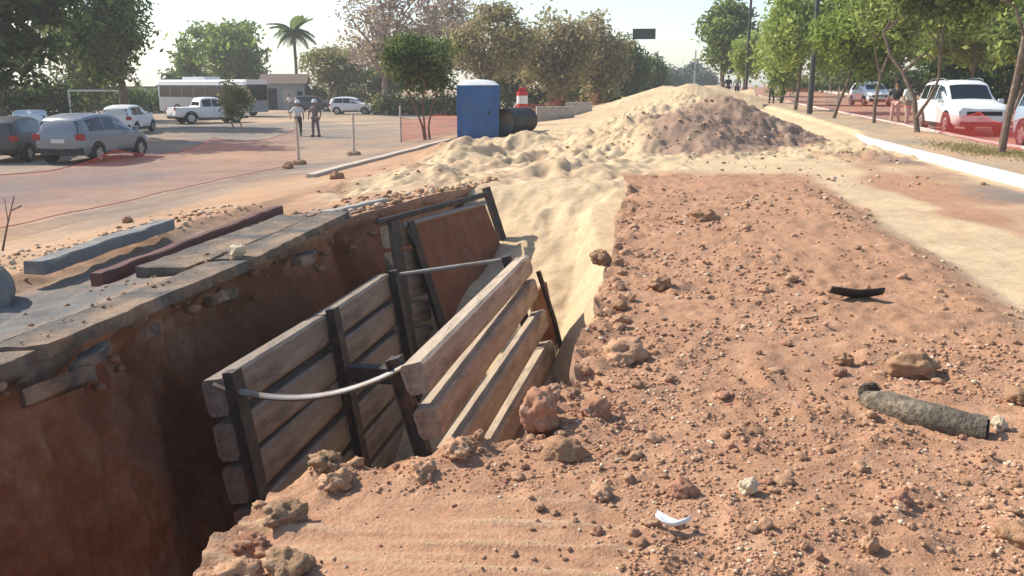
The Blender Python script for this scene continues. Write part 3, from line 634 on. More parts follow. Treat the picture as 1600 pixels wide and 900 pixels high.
dz = np.array([0, 0, CAMH]); dr = _F[None] + _R[None] * ((gpx - 800) / FOC)[:, None] + _U[None] * ((450 - gpy) / FOC)[:, None]; tt = (0.02 - CAMH) / dr[:, 2]; qx, qy = dr[:, 0] * tt, dr[:, 1] * tt
dens = fbm(qx * 1.1, qy * 0.9, 151, 3) + 0.6 * fbm(qx * 4, qy * 4, 152, 2); cl = sstep(3.55, 3.15, qy) * sstep(0.25, -0.5, qx)
ok = (qx > xR(qy) + 0.01) & (bankmask(qx, qy) > 0.35) & (dens + rs.uniform(-.6, .6, n) > 0.02) & ((cl < 0.3) | (rs.uniform(0, 1, n) < 0.10))
qx, qy = qx[ok], qy[ok]; rr = (0.8 + 4.2 * rs.uniform(0, 1, len(qx)) ** 4.0) * np.hypot(qy, 1.7) / FOC; rr = np.minimum(rr, .045)
scatter('gravel', np.stack([qx, qy, gz(qx, qy) + rr * 0.15], -1), rr, [M['clod'], M['clod'], M['clod_red'], M['clod_dark'], M['clod'], M['clod'], M['clod_dark'], M['clod_red'], M['clod'], M['clod'], M['clod_red'], M['clod'], M['clod_dark'], M['clod'], M['clod_pale']], 10, 'fine gravel and crumbs strewn over the red dirt bank', 'gravel')
n = 650; qx = rs.normal(-7.7, 0.6, n); qy = rs.uniform(8, 15.5, n) 
qx = np.where(qx > -7.05, qx - 1.2, qx); rr = 0.010 + 0.045 * rs.uniform(0, 1, n) ** 3
scatter('rubble', np.stack([qx, qy, gz(qx, qy) + rr * 0.3], -1), rr, [M['clod_pale'], M['clod'], M['clod_grey'], M['clod_pale']], 11, 'pale rubble strip between the lot and the concrete beam', 'rubble')
n = 500; qy = rs.uniform(12.2, 17.2, n); qx = xL(qy) - np.abs(rs.normal(0, 0.5, n)) - 0.05; rr = 0.015 + 0.07 * rs.uniform(0, 1, n) ** 3
scatter('rubble', np.stack([qx, qy, gz(qx, qy) + rr * 0.3], -1), rr, [M['clod_pale'], M['clod'], M['clod_dark'], M['clod_grey']], 12, 'brown rubble crumbling at the left head of the trench', 'rubble')
n = 1500; qx = rs.uniform(-1.5, 4.6, n); qy = rs.uniform(22.5, 33, n); ok = base_z(qx, qy) > 0.1; qx, qy = qx[ok], qy[ok]; rr = 0.012 + 0.055 * rs.uniform(0, 1, len(qx)) ** 4
scatter('mound_lumps', np.stack([qx, qy, gz(qx, qy) + rr * 0.2], -1), rr, [M['mound_lump'], M['mound_lump'], M['clod']], 13, 'loose lumps covering the big spoil mound', 'lumps')
n = 1500; qx = rs.uniform(-7, 6, n); qy = rs.uniform(16.8, 28, n); ok = (fbm(qx, qy, 161, 3) > 0); qx, qy = qx[ok], qy[ok]; rr = 0.012 + 0.055 * rs.uniform(0, 1, len(qx)) ** 4
scatter('sand_lumps', np.stack([qx, qy, gz(qx, qy) + rr * 0.2], -1), rr, [M['clod_pale'], M['clod'], M['clod_dark']], 14, 'scattered lumps on the pale churned sand', 'lumps')

n = 420; qy = rs.uniform(4.0, 12.6, n); qx = -4.42 - 0.95 * rs.uniform(0, 1, n); ok = fbm(qx * 1.2, qy * 0.7, 165, 3) > -0.05; qx, qy = qx[ok], qy[ok]; rr = 0.006 + 0.025 * rs.uniform(0, 1, len(qx)) ** 3
scatter('slab_grit', np.stack([qx, qy, np.where(qx > -4.68, -0.14, np.where(qy > 8.6, -0.172, gz(qx, qy))) + rr * 0.1], -1), rr, [M['clod'], M['clod_grey'], M['clod_dark']], 15, 'brown grit and crumbs strewn over the pavement slabs', 'grit')
n = 110; qy = rs.uniform(4.0, 16, n); qx = xL(qy) + rs.uniform(-.02, .10, n); qz = gz(qx, qy) - 0.08 - 0.45 * rs.uniform(0, 1, n) ** 1.6; rr = 0.02 + 0.07 * rs.uniform(0, 1, n) ** 3
scatter('wall_stones', np.stack([qx, qy, qz], -1), rr, [M['clod_dark'], M['clod_grey'], M['clod_dark']], 16, 'dark stones sticking out of the left trench wall under the slabs', 'stones')
# ------------------------------------------------------------------ debris on the bank
def ground_pt(px, py):
    z0 = 0
    for _ in range(4): p = at_z(px, py, z0); z0 = gzf(p[0], p[1])
    return Vector((p[0], p[1], z0))
# curved fragment of thick pipe shell
pa = [ground_pt(*q) for q in ((1352, 632), (1385, 642), (1425, 656), (1470, 668), (1512, 676), (1540, 682))]
mb = MB(); N_ = 12; rings = []
rad = [0.045, 0.072, 0.076, 0.074, 0.072, 0.070]
for i, p in enumerate(pa):
    d = (pa[min(i + 1, 5)] - pa[max(i - 1, 0)]).normalized(); a = d.cross(Vector((0, 0, 1))).normalized()
    for inner in (0, 1):
        r = rad[i] * (1 - 0.22 * inner)
        for k in range(N_):
            t = math.radians(-32 + 244 * k / (N_ - 1)); j = 1 + 0.10 * mnoise.noise(Vector((i * 1.3, k * 0.7, inner * .2)))
            rings.append(p + Vector((0, 0, 0.035)) + (a * math.cos(t) + Vector((0, 0, 1)) * math.sin(t)) * r * j)
fs = []
W = 2 * N_
for i in range(5):
    for k in range(N_ - 1):
        b0 = i * W + k; fs += [(b0, b0 + 1, b0 + W + 1, b0 + W), (b0 + N_ + 1, b0 + N_, b0 + W + N_, b0 + W + N_ + 1)]
    for k in (0, N_ - 1):
        b0 = i * W + k; fs.append((b0, b0 + W, b0 + W + N_, b0 + N_))
for i in (0, 5):
    for k in range(N_ - 1): b0 = i * W + k; fs.append((b0, b0 + N_, b0 + N_ + 1, b0 + 1))
mb.add(rings, fs)
frag = mb.build('pipe_fragment', M['bark_rubber'], None, True); tag(frag, 'curved grey green pipe fragment with a dark open end', 'pipe fragment')
dd = (pa[5] - pa[4]).normalized(); MB().tube([pa[5] + Vector((0, 0, .03)) - dd * .05, pa[5] + Vector((0, 0, .03)) + dd * .012], .058, 12).build('open_end', M['black_shard'], frag)
q = ground_pt(1358, 622)
me = rock_mesh('torn_end', 77, 3, (1, 0.8, 0.8)); me.materials.append(M['bark_rubber']); o = link('torn_end', me, None, frag); o.scale = (0.06, 0.06, 0.07); o.location = q + Vector((0.0, 0, 0.035))
# black shell shard
p = ground_pt(1337, 466); mb = MB(); vs = []; fs = []
for i in range(9):
    u = i / 8
    for k in range(7):
        t = math.radians(190 + 80 * k / 6); r = 0.085 + 0.02 * math.sin(3 * u); vs.append((p.x + (u - 0.5) * 0.40, p.y + r * math.cos(t) * 1.2 + 0.05, p.z + 0.095 + r * math.sin(t) + 0.03 * abs(u - 0.5)))
for i in range(8):
    for k in range(6): b0 = i * 7 + k; fs.append((b0, b0 + 1, b0 + 8, b0 + 7))
o = mb.add(vs, fs).build('black_shard', M['black_shard'], None, True); o.modifiers.new('th', 'SOLIDIFY').thickness = 0.014
tag(o, 'black curved shell shard lying on the bank', 'shard')
# white plastic scrap
p = ground_pt(1048, 828); vs = []; fs = []
for i in range(9):
    u = i / 8; w = 0.018 * math.sin(math.pi * min(1, u * 1.2 + 0.15)) * (1 - 0.6 * u) + 0.004
    c = Vector((p.x + (u - 0.45) * 0.13, p.y - 0.03 * math.sin(math.pi * u), p.z + 0.03 + 0.02 * (u - 0.55) ** 2 * 3))
    for k in range(4): vs.append(c + Vector((0.25 * w * (k - 1.5), w * (k - 1.5), 0.010 * (k - 1.5) ** 2)))
for i in range(8):
    for k in range(3): b0 = i * 4 + k; fs.append((b0, b0 + 1, b0 + 5, b0 + 4))
o = MB().add(vs, fs).build('plastic_scrap', M['white_plastic'], None, True); o.modifiers.new('th', 'SOLIDIFY').thickness = 0.004
tag(o, 'small curled scrap of white plastic on red dirt', 'plastic scrap')

# ------------------------------------------------------------------ left rim: broken slabs, boards, concrete beams
def poly_slab(name, pts, z, th, m, seed, label=None, cat=None, tilt=(0, 0), group=None):
    """thick irregular slab from a plan outline, edges broken up"""
    rnd = random.Random(seed); P = []
    for i in range(len(pts)):
        a, b = Vector(pts[i]), Vector(pts[(i + 1) % len(pts)]); k = max(2, int((b - a).length / 0.12))
        for j in range(k): P.append(a.lerp(b, j / k) + Vector((rnd.uniform(-1, 1), rnd.uniform(-1, 1))) * 0.014)
    c = sum(P, Vector((0, 0))) / len(P)
    bm = bmesh.new(); vs = [bm.verts.new((p.x, p.y, z + (p.x - c.x) * tilt[0] + (p.y - c.y) * tilt[1] + rnd.uniform(-.006, .006))) for p in P]; f = bm.faces.new(vs)
    if f.normal.z < 0: f.normal_flip()
    ex = bmesh.ops.extrude_face_region(bm, geom=[f]); 
    for v in [g for g in ex['geom'] if isinstance(g, bmesh.types.BMVert)]: v.co.z -= th; v.co.x += rnd.uniform(-.03, .03)
    bmesh.ops.recalc_face_normals(bm, faces=bm.faces)
    me = bpy.data.meshes.new(name); bm.to_mesh(me); bm.free(); me.materials.append(m); o = link(name, me); c3 = Vector((c.x, c.y, z - th))
    me.transform(Matrix.Translation(-c3)); o.location = c3
    return tag(o, label, cat, group)
SL = [([(-4.20, 8.9), (-4.30, 12.30), (-4.68, 12.36), (-4.62, 8.8)], -0.12, .10, (.03, .01), 'bluish grey kerb strip at the far end of the undermined edge'),
      ([(-4.30, 5.6), (-4.24, 8.82), (-4.66, 8.72), (-4.70, 5.5)], -0.15, .11, (.03, .0), 'grey kerb strip with broken edge above the dark trench wall'),
      ([(-4.36, 3.6), (-4.32, 5.5), (-4.76, 5.42), (-4.78, 3.5)], -0.17, .10, (.05, .0), 'dusty kerb strip at the near end of the undermined edge'),
      ([(-4.76, 8.5), (-4.80, 12.2), (-5.34, 12.3), (-5.30, 8.4)], -0.17, .12, (-.01, .0), 'flat grey pavement strip beside the dark red board')]
for i, (pp, zt_, th_, tl, lb) in enumerate(SL): poly_slab('pavement_slab', pp, zt_, th_, M['asphalt'], i + 1, lb, 'slab', tl, 'pavement strips along the trench')
for i, (y, x, s) in enumerate([(6.0, -4.22, .28), (5.45, -4.16, .40), (8.3, -4.24, .22), (6.9, -4.26, .16), (10.3, -4.2, .36)]):
    rr_ = random.Random(i + 70); pts = [(x + s * .5 * math.cos(t) * rr_.uniform(.5, .8), y + s * math.sin(t) * rr_.uniform(.7, 1.2)) for t in [k * 1.05 for k in range(6)]]
    poly_slab('slab_fragment', pts, -0.30 - 0.16 * rr_.random(), 0.07 + .06 * rr_.random(), M['asphalt'], 80 + i, ['grey slab fragment stuck in the wall under the near kerb strip', 'largest broken slab fragment jutting from the wall below the kerb strips', 'small slab fragment wedged below the middle kerb strip', 'smallest slab chip in the wall below the kerb strips', 'tilted slab fragment under the far kerb strip'][i], 'slab fragment', (rr_.uniform(.1, .6), rr_.uniform(-.3, .3)), 'slab fragments under the pavement edge')
me = rock_mesh('rock_chip', 90, 2, (1, .8, .9)); me.materials.append(M['clod_pale']); o = link('rock_chip', me); p = at_x(372, 402, -4.42); o.location = (p[0], p[1], -0.06); o.scale = (0.10, 0.10, 0.09); tag(o, 'bluish white rock chip on the pavement slab edge', 'rock chip')
# dark red board lying on the ground, concrete beams
def beam(name, a, b, w, h, m, label, cat, bev=0.015, roll=0):
    """long member with worn, slightly wavy edges"""
    a, b = Vector(a), Vector(b); d = b - a; L = d.length; vs = []; fs = []; k = max(8, int(L / 0.12)); sd_ = a.y * 3.1
    for i in range(k + 1):
        u = i / k; wv = lambda c, A=0.012: A * float(fbm(u * L * 2.2, c + sd_, 181, 3))
        cx_, cz_ = wv(1, .02), wv(2, .015); c = 0.018
        vs += [(px + cx_ + wv(q + 5), u * L, pz + cz_ + wv(q + 20)) for q, (px, pz) in enumerate([(-w / 2, -h / 2), (-w / 2, h / 2 - c), (-w / 2 + c, h / 2), (w / 2 - c, h / 2), (w / 2, h / 2 - c), (w / 2, -h / 2)])]
        if i: fs += [((i - 1) * 6 + q, (i - 1) * 6 + (q + 1) % 6, i * 6 + (q + 1) % 6, i * 6 + q) for q in range(6)]
    fs += [tuple(range(6))[::-1], tuple(k * 6 + q for q in range(6))]
    o = MB().add(vs, fs).build(name, m, None); o.location = a
    o.rotation_euler = Vector((0, 1, 0)).rotation_difference(d.normalized()).to_euler()
    return tag(o, label, cat)
beam('board', (-5.62, 8.2, -0.27), (-5.66, 12.95, -0.19), 0.14, 0.14, M['dark_board'], 'long dark red board lying behind the pavement slabs', 'board')
beam('concrete_beam', (-6.86, 8.9, -0.33), (-7.02, 12.05, -0.31), 0.24, 0.15, M['concrete_dark'], 'grey concrete beam lying along the rubble strip', 'concrete beam')
beam('concrete_beam', (-4.75, 12.5, -0.20), (-4.35, 14.2, -0.20), 0.16, 0.12, M['concrete'], 'short pale concrete beam past the last pavement slab', 'concrete beam')
# short concrete pipe ring in the hollow
o = MB().lathe([(.30, 0), (.34, .02), (.34, .48), (.30, .5), (.25, .5), (.25, 0), (.30, 0)], 22, 'y').build('pipe_ring', M['concrete_dark'], None, True); o.location = (-6.85, 7.9, -0.50); o.rotation_euler = (0.12, 0, 0.5)
tag(o, 'short grey concrete pipe ring lying in the hollow behind the strips', 'pipe ring')
# dry weed stalk
mb = MB(); b0 = Vector(at_z(4, 392, -0.5)); mb.tube([b0, b0 + Vector((0.12, 0, .35)), b0 + Vector((0.28, 0, .75))], [0.016, 0.012, 0.006], 5); mb.tube([b0 + Vector((0.14, 0, .4)), b0 + Vector((0.13, 0, .72))], [0.008, 0.004], 5); mb.tube([b0 + Vector((0.2, 0, .55)), b0 + Vector((0.36, 0, .62))], [0.008, 0.014], 5)
tag(mb.build('dry_weed', M['bark']), 'dry leafless weed stalk beside the rubble strip', 'weed')

# ------------------------------------------------------------------ vehicles (local: +y forward, x right, z up)
def wheel(parent, x, y, r, w=0.2):
    o = MB().lathe([(r * 0.62, -w / 2), (r * 0.94, -w / 2), (r, -w * 0.32), (r, w * 0.32), (r * 0.94, w / 2), (r * 0.62, w / 2)], 24, 'x').build('wheel', M['tyre'], parent, True); o.location = (x, y, r)
    s = 1 if x > 0 else -1
    mb = MB().lathe([(r * 0.63, s * (w / 2 - 0.01)), (r * 0.60, s * (w / 2 - 0.04)), (r * 0.45, s * (w / 2 - 0.045)), (r * 0.12, s * (w / 2 - 0.01)), (0.001, s * (w / 2))], 20, 'x')
    for k in range(5):
        t = k * 2 * math.pi / 5; c, q = math.cos(t), math.sin(t); a = s * (w / 2 + 0.004)
        mb.add([(a, c * r * .1 - q * .03, q * r * .1 + c * .03), (a, c * r * .6 - q * .04, q * r * .6 + c * .04), (a, c * r * .6 + q * .04, q * r * .6 - c * .04), (a, c * r * .1 + q * .03, q * r * .1 - c * .03)], [(0, 1, 2, 3)])
    mb.build('rim', M['rim'], o, False)
    MB().lathe([(r * 0.6, -s * (w / 2 - 0.02)), (0.001, -s * (w / 2 - 0.02))], 20, 'x').build('hub', M['black'], o)
    return o
# stations: y, z floor, z belt, z top, half width, half width at top
KINDS = {
 'suv': dict(L=4.75, W=1.86, wy=(1.42, -1.42), r=0.37, st=[(-2.35, .55, .95, 1.02, .72, .62), (-2.30, .42, 1.02, 1.25, .84, .66), (-2.18, .34, 1.08, 1.66, .90, .66), (-1.9, .30, 1.09, 1.77, .92, .67), (-1.2, .28, 1.08, 1.82, .93, .69), (-.2, .28, 1.07, 1.82, .93, .69), (.35, .28, 1.06, 1.72, .93, .67), (.95, .28, 1.05, 1.22, .93, .72), (1.15, .28, 1.04, 1.10, .93, .78), (1.8, .30, .99, 1.05, .91, .76), (2.2, .36, .90, .98, .84, .70), (2.36, .48, .78, .86, .72, .62)],
             side=[(-2.0, -1.18), (-1.12, -.22), (-.16, .78)], wind=(.42, 1.0), rear=(-2.24, -2.16), bar=True),
 'hatch': dict(L=4.0, W=1.74, wy=(1.24, -1.24), r=0.31, st=[(-1.98, .48, .86, .92, .66, .58), (-1.94, .36, .92, 1.10, .78, .60), (-1.8, .28, .96, 1.38, .84, .60), (-1.45, .24, .96, 1.48, .86, .61), (-.8, .22, .95, 1.53, .87, .63), (-.1, .22, .94, 1.51, .87, .63), (.4, .22, .93, 1.38, .87, .62), (.95, .22, .92, 1.02, .87, .68), (1.4, .24, .87, .93, .85, .70), (1.8, .30, .77, .84, .79, .64), (1.98, .42, .66, .72, .64, .54)],
             side=[(-1.55, -.75), (-.70, -.02), (.04, .80)], wind=(.45, .92), rear=(-1.9, -1.78), bar=False),
 'pickup': dict(L=5.2, W=1.82, wy=(1.62, -1.55), r=0.39, st=[(-2.6, .60, 1.02, 1.08, .84, .82), (-2.55, .48, 1.06, 1.09, .88, .85), (-1.6, .42, 1.08, 1.10, .90, .86), (-.88, .38, 1.08, 1.11, .90, .86), (-.80, .36, 1.08, 1.68, .90, .67), (-.4, .34, 1.08, 1.76, .91, .68), (.3, .34, 1.08, 1.75, .91, .68), (.65, .34, 1.07, 1.64, .91, .66), (1.15, .34, 1.06, 1.16, .91, .72), (1.7, .36, 1.03, 1.08, .90, .76), (2.35, .42, .95, 1.02, .85, .70), (2.58, .55, .82, .90, .74, .62)],
                side=[(-.70, -.08), (-.02, .92)], wind=(.72, 1.12), rear=(-.87, -.81), bar=False),
}
def car(name, kind, paint, loc, rz, label, cat, group, sc=1.0):
    K = KINDS[kind]; root = empty(name, loc, rz, label, cat, group, sc); st = np.array(K['st'])
    ny = 72; yy = np.linspace(st[0, 0], st[-1, 0], ny); P = np.stack([np.interp(yy, st[:, 0], st[:, k]) for k in range(1, 6)], 1)
    ker = np.array([1, 2, 1]) / 4.; Q = np.pad(P, ((1, 1), (0, 0)), 'edge'); P = sum(ker[i] * Q[i:i + ny] for i in range(3))
    def sect(p):
        zf, zb, zt, w, wt = p; zm = zf + (zb - zf) * 0.5
        half = [(0, zf), (w * .86, zf), (w * .97, zf + .10), (w, zm), (w * .985, zm + (zb - zm) * .55), (w * .95, zb), (w * .95 + (wt - w * .95) * .5, zb + (zt - zb) * .5), (wt, zt - .05 * min(1, (zt - zb) / .3)), (wt * .8, zt - .008), (0, zt + .012)]
        return half + [(-x, z) for x, z in half[-2:0:-1]]
    rings = [sect(p) for p in P]; n = len(rings[0]); vs = [(x, y, z) for y, r in zip(yy, rings) for x, z in r]; fs = []
    for i in range(ny - 1):
        for k in range(n): fs.append((i * n + k, i * n + (k + 1) % n, (i + 1) * n + (k + 1) % n, (i + 1) * n + k))
    fs.append(tuple(range(n))[::-1]); fs.append(tuple((ny - 1) * n + k for k in range(n)))
    body = MB().add(vs, fs).build('body', M[paint], root, True)
    def surf(y, u, side, off=0.006):           # u 0 belt .. 1 roof edge
        p = [np.interp(y, yy, P[:, k]) for k in range(5)]; w, wt, zb, zt = p[3] * .95, p[4], p[1], p[2] - .05 * min(1, (p[2] - p[1]) / .3)
        return Vector((side * (w + (wt - w) * u + off), y, zb + (zt - zb) * u))
    for sd in (-1, 1):
        for a, b in K['side']:
            top = .86; ns_ = 6; vs = []
            for i in range(ns_ + 1):
                y = a + (b - a) * i / ns_; p2 = np.interp(y, yy, P[:, 2]) - np.interp(y, yy, P[:, 1]); uu = top if p2 > .3 else .6
                vs += [surf(y, .10, sd, .010), surf(y, uu, sd, .010)]
            fs = [(2 * i, 2 * i + 2, 2 * i + 3, 2 * i + 1) if sd > 0 else (2 * i, 2 * i + 1, 2 * i + 3, 2 * i + 2) for i in range(ns_)]
            MB().add(vs, fs).build('side_window', M['glass'], root)
        mir = MB().box((sd * .93 - .09, K['wind'][1] - .22, 0), (sd * .93 + .09, K['wind'][1] - .10, .14), .03).build('mirror', M[paint], root, True); mir.location = (sd * .06, 0, float(np.interp(K['wind'][1], st[:, 0], st[:, 2])) - .0)
        for wy in K['wy']:
            r = K['r']; wx = K['W'] / 2 - .10
            wheel(root, sd * wx, wy, r, .22)
            mb = MB(); vs = []
            for k in range(17):
                t = math.pi * (k / 16 * 1.16 - .08); 
                for rr_ in (r * 1.0, r * 1.22): vs.append((sd * (K['W'] / 2 + .006), wy + rr_ * math.cos(t), r + rr_ * math.sin(t)))
            vs2 = [(x - sd * .22, y, z) for x, y, z in vs]; fs = []
            for k in range(16): fs += [(2 * k, 2 * k + 1, 2 * k + 3, 2 * k + 2), (2 * k + 1, 34 + 2 * k + 1, 34 + 2 * k + 3, 2 * k + 3), (2 * k, 2 * k + 2, 34 + 2 * k + 2, 34 + 2 * k)]
            mb.add(vs + vs2, fs).build('wheel_arch', M['black'], root)
        MB().box((sd * (K['W'] / 2 - .03) - .03, K['wy'][1] + .5, .24), (sd * (K['W'] / 2 - .03) + .03, K['wy'][0] - .5, .36), .02).build('sill', M['black'], root)
    def cross(y0, y1, u0, m, nm, inset=.93):
        """glass across the car between two stations on the windscreen / tailgate slope"""
        vs = []; s_ = 1 if y1 > 0 else -1
        for i in range(5):
            y = y0 + (y1 - y0) * i / 4; p = [np.interp(y, yy, P[:, k]) for k in range(5)]; zt = p[2] - .0; w = p[4] * inset - .02
            for k in range(7):
                f = k / 6 * 2 - 1; vs.append((f * w, y + s_ * .012, zt + .016 - .012 * abs(f) ** 3 * 3))
        fs = [(i * 7 + k, i * 7 + k + 1, (i + 1) * 7 + k + 1, (i + 1) * 7 + k) for i in range(4) for k in range(6)]
        return MB().add(vs, fs).build(nm, m, root, True)
    cross(*K['wind'], 0, M['glass'], 'windscreen'); 
    zr0, zr1 = float(np.interp(K['rear'][0], yy, P[:, 1])), float(np.interp(K['rear'][1], yy, P[:, 2]))
    y0, y1 = K['rear']; wr = .60
    MB().add([(-wr - .08, y0 - .055, zr0 + .05), (wr + .08, y0 - .055, zr0 + .05), (wr - .02, y1 - .045, zr1 - .05), (-wr + .02, y1 - .045, zr1 - .05)], [(0, 1, 2, 3)]).build('rear_window', M['glass'], root)
    yf, yb = st[-1, 0], st[0, 0]; zl = st[-1, 2]
    MB().box((-.55, yf - .12, zl - .12), (.55, yf + .015, zl + .02), .02).build('grille', M['black'], root)
    MB().box((-.70, yf - .20, .30), (.70, yf + .0, .46), .03).build('bumper', M['black'], root)
    MB().box((-.22, yf + .0, .50), (.22, yf + .025, .61)).build('number_plate', M['plate'], root)
    MB().box((-.75, yb + .0, .34), (.75, yb + .18, .52), .03).build('bumper', M['black'], root)
    MB().box((-.22, yb - .03, .66), (.22, yb - .0, .78)).build('number_plate', M['plate'], root)
    for sd in (-1, 1):
        MB().box((sd * .62 - .16, yf - .20, zl - .10), (sd * .62 + .16, yf - .03, zl + .04), .03).build('headlight', M['lamp_clear'], root)
        MB().box((sd * .70 - .13, yb - .01, st[0, 2] - .12), (sd * .70 + .13, yb + .14, st[0, 2] + .08), .03).build('tail_light', M['lamp_red'], root)
    if K['bar']:
        for sd in (-1, 1): MB().tube([(sd * .60, -1.9, 1.79), (sd * .61, -1.5, 1.87), (sd * .61, -.3, 1.88), (sd * .60, .1, 1.82)], .018, 6).build('roof_rail', M['rim'], root, True)
    return root
def ground_left(px, z, dist):
    x, y = at_d(px, dist); return (x, y, gzf(x, y) if z is None else z)
def lot(px, dist): x, y = at_d(px, dist); return (x, y, gzf(x, y))
R = math.radians
car('parked_car', 'hatch', 'silver_paint', lot(140, 35.0), R(2), 'silver grey SUV parked tail on behind the red netting', 'car', 'cars in the parking lot', 1.08)
car('parked_car', 'hatch', 'dark_paint', lot(18, 36.5), R(14), 'dark grey hatchback parked beside the silver SUV', 'car', 'cars in the parking lot')
car('parked_car', 'hatch', 'white_paint', lot(42, 45.5), R(35), 'white hatchback half hidden behind the dark hatchback', 'car', 'cars in the parking lot')
car('parked_car', 'hatch', 'white_paint', lot(196, 54), R(12), 'white hatchback parked beyond the silver SUV near the steel frame', 'car', 'cars in the parking lot')
car('pickup_truck', 'pickup', 'white_paint', lot(322, 66), R(-40), 'white double cab pickup parked in front of the bus', 'pickup', 'cars in the parking lot')
car('parked_car', 'hatch', 'white_paint', lot(550, 82), R(-86), 'white compact car parked side on under the dry trees', 'car', 'cars in the parking lot')
car('parked_car', 'hatch', 'dark_paint', lot(490, 92), R(-80), 'dark car parked behind the workers by the low trees', 'car', 'cars in the parking lot')
def rd(px, dist): x, y = at_d(px, dist); return (x, y, float(med_z(x, y)) - 0.125)
car('parked_car', 'suv', 'white_paint', (10.85, 34.2, float(med_z(0, 33)) - .125), R(180), 'large white SUV parked facing forward behind draped red netting', 'car', 'cars along the carriageway')
car('parked_car', 'suv', 'blue_silver', (11.0, 25.2, float(med_z(0, 25)) - .125), R(180), 'pale blue silver car parked ahead of the large white SUV', 'car', 'cars along the carriageway')
car('parked_car', 'hatch', 'white_paint', rd(1362, 64), R(186), 'small white car on the far side of the carriageway', 'car', 'cars along the carriageway')

# bus
bx, by, bz = lot(330, 82); bus = empty('bus', (bx, by, bz), R(-112), 'long grey coach with white roof and dark window band', 'bus')
prof = [(-1.22, .35), (-1.25, .6), (-1.25, 1.7), (-1.22, 2.75), (-1.05, 2.95), (1.05, 2.95), (1.22, 2.75), (1.25, 1.7), (1.25, .6), (1.22, .35)]
def loft(prof, ys_):
    n = len(prof); vs = [(x * s, y, z) for y, s in ys_ for x, z in prof]; fs = [(i * n + k, i * n + (k + 1) % n, (i + 1) * n + (k + 1) % n, (i + 1) * n + k) for i in range(len(ys_) - 1) for k in range(n)]
    return vs, fs + [tuple(range(n))[::-1], tuple((len(ys_) - 1) * n + k for k in range(n))]
MB().add(*loft(prof, [(-5.4, .96), (-5.3, 1), (5.2, 1), (5.4, .95)])).build('body', M['bus_grey'], bus, True)
MB().add(*loft([(-1.23, 2.70), (-1.07, 3.0), (1.07, 3.0), (1.23, 2.70), (1.26, 2.55), (-1.26, 2.55)], [(-5.43, .97), (-5.3, 1), (5.2, 1), (5.43, .96)])).build('roof', M['white_paint'], bus)
MB().box((-.85, -2.6, 3.0), (.85, .2, 3.22), .06).build('air_conditioner', M['white_paint'], bus)
for sd in (-1, 1):
    for k in range(7): MB().box((sd * 1.262 - .01, -5.15 + k * 1.46, 1.55), (sd * 1.262 + .01, -5.15 + k * 1.46 + 1.38, 2.52)).build('window', M['glass'], bus)
    for wy in (3.6, -3.0): wheel(bus, sd * 1.12, wy, .5, .3)
MB().box((-1.1, 5.38, 1.3), (1.1, 5.45, 2.6), .03).build('windscreen', M['glass'], bus); MB().box((-1.1, -5.45, 1.6), (1.1, -5.38, 2.5), .03).build('rear_window', M['glass'], bus)

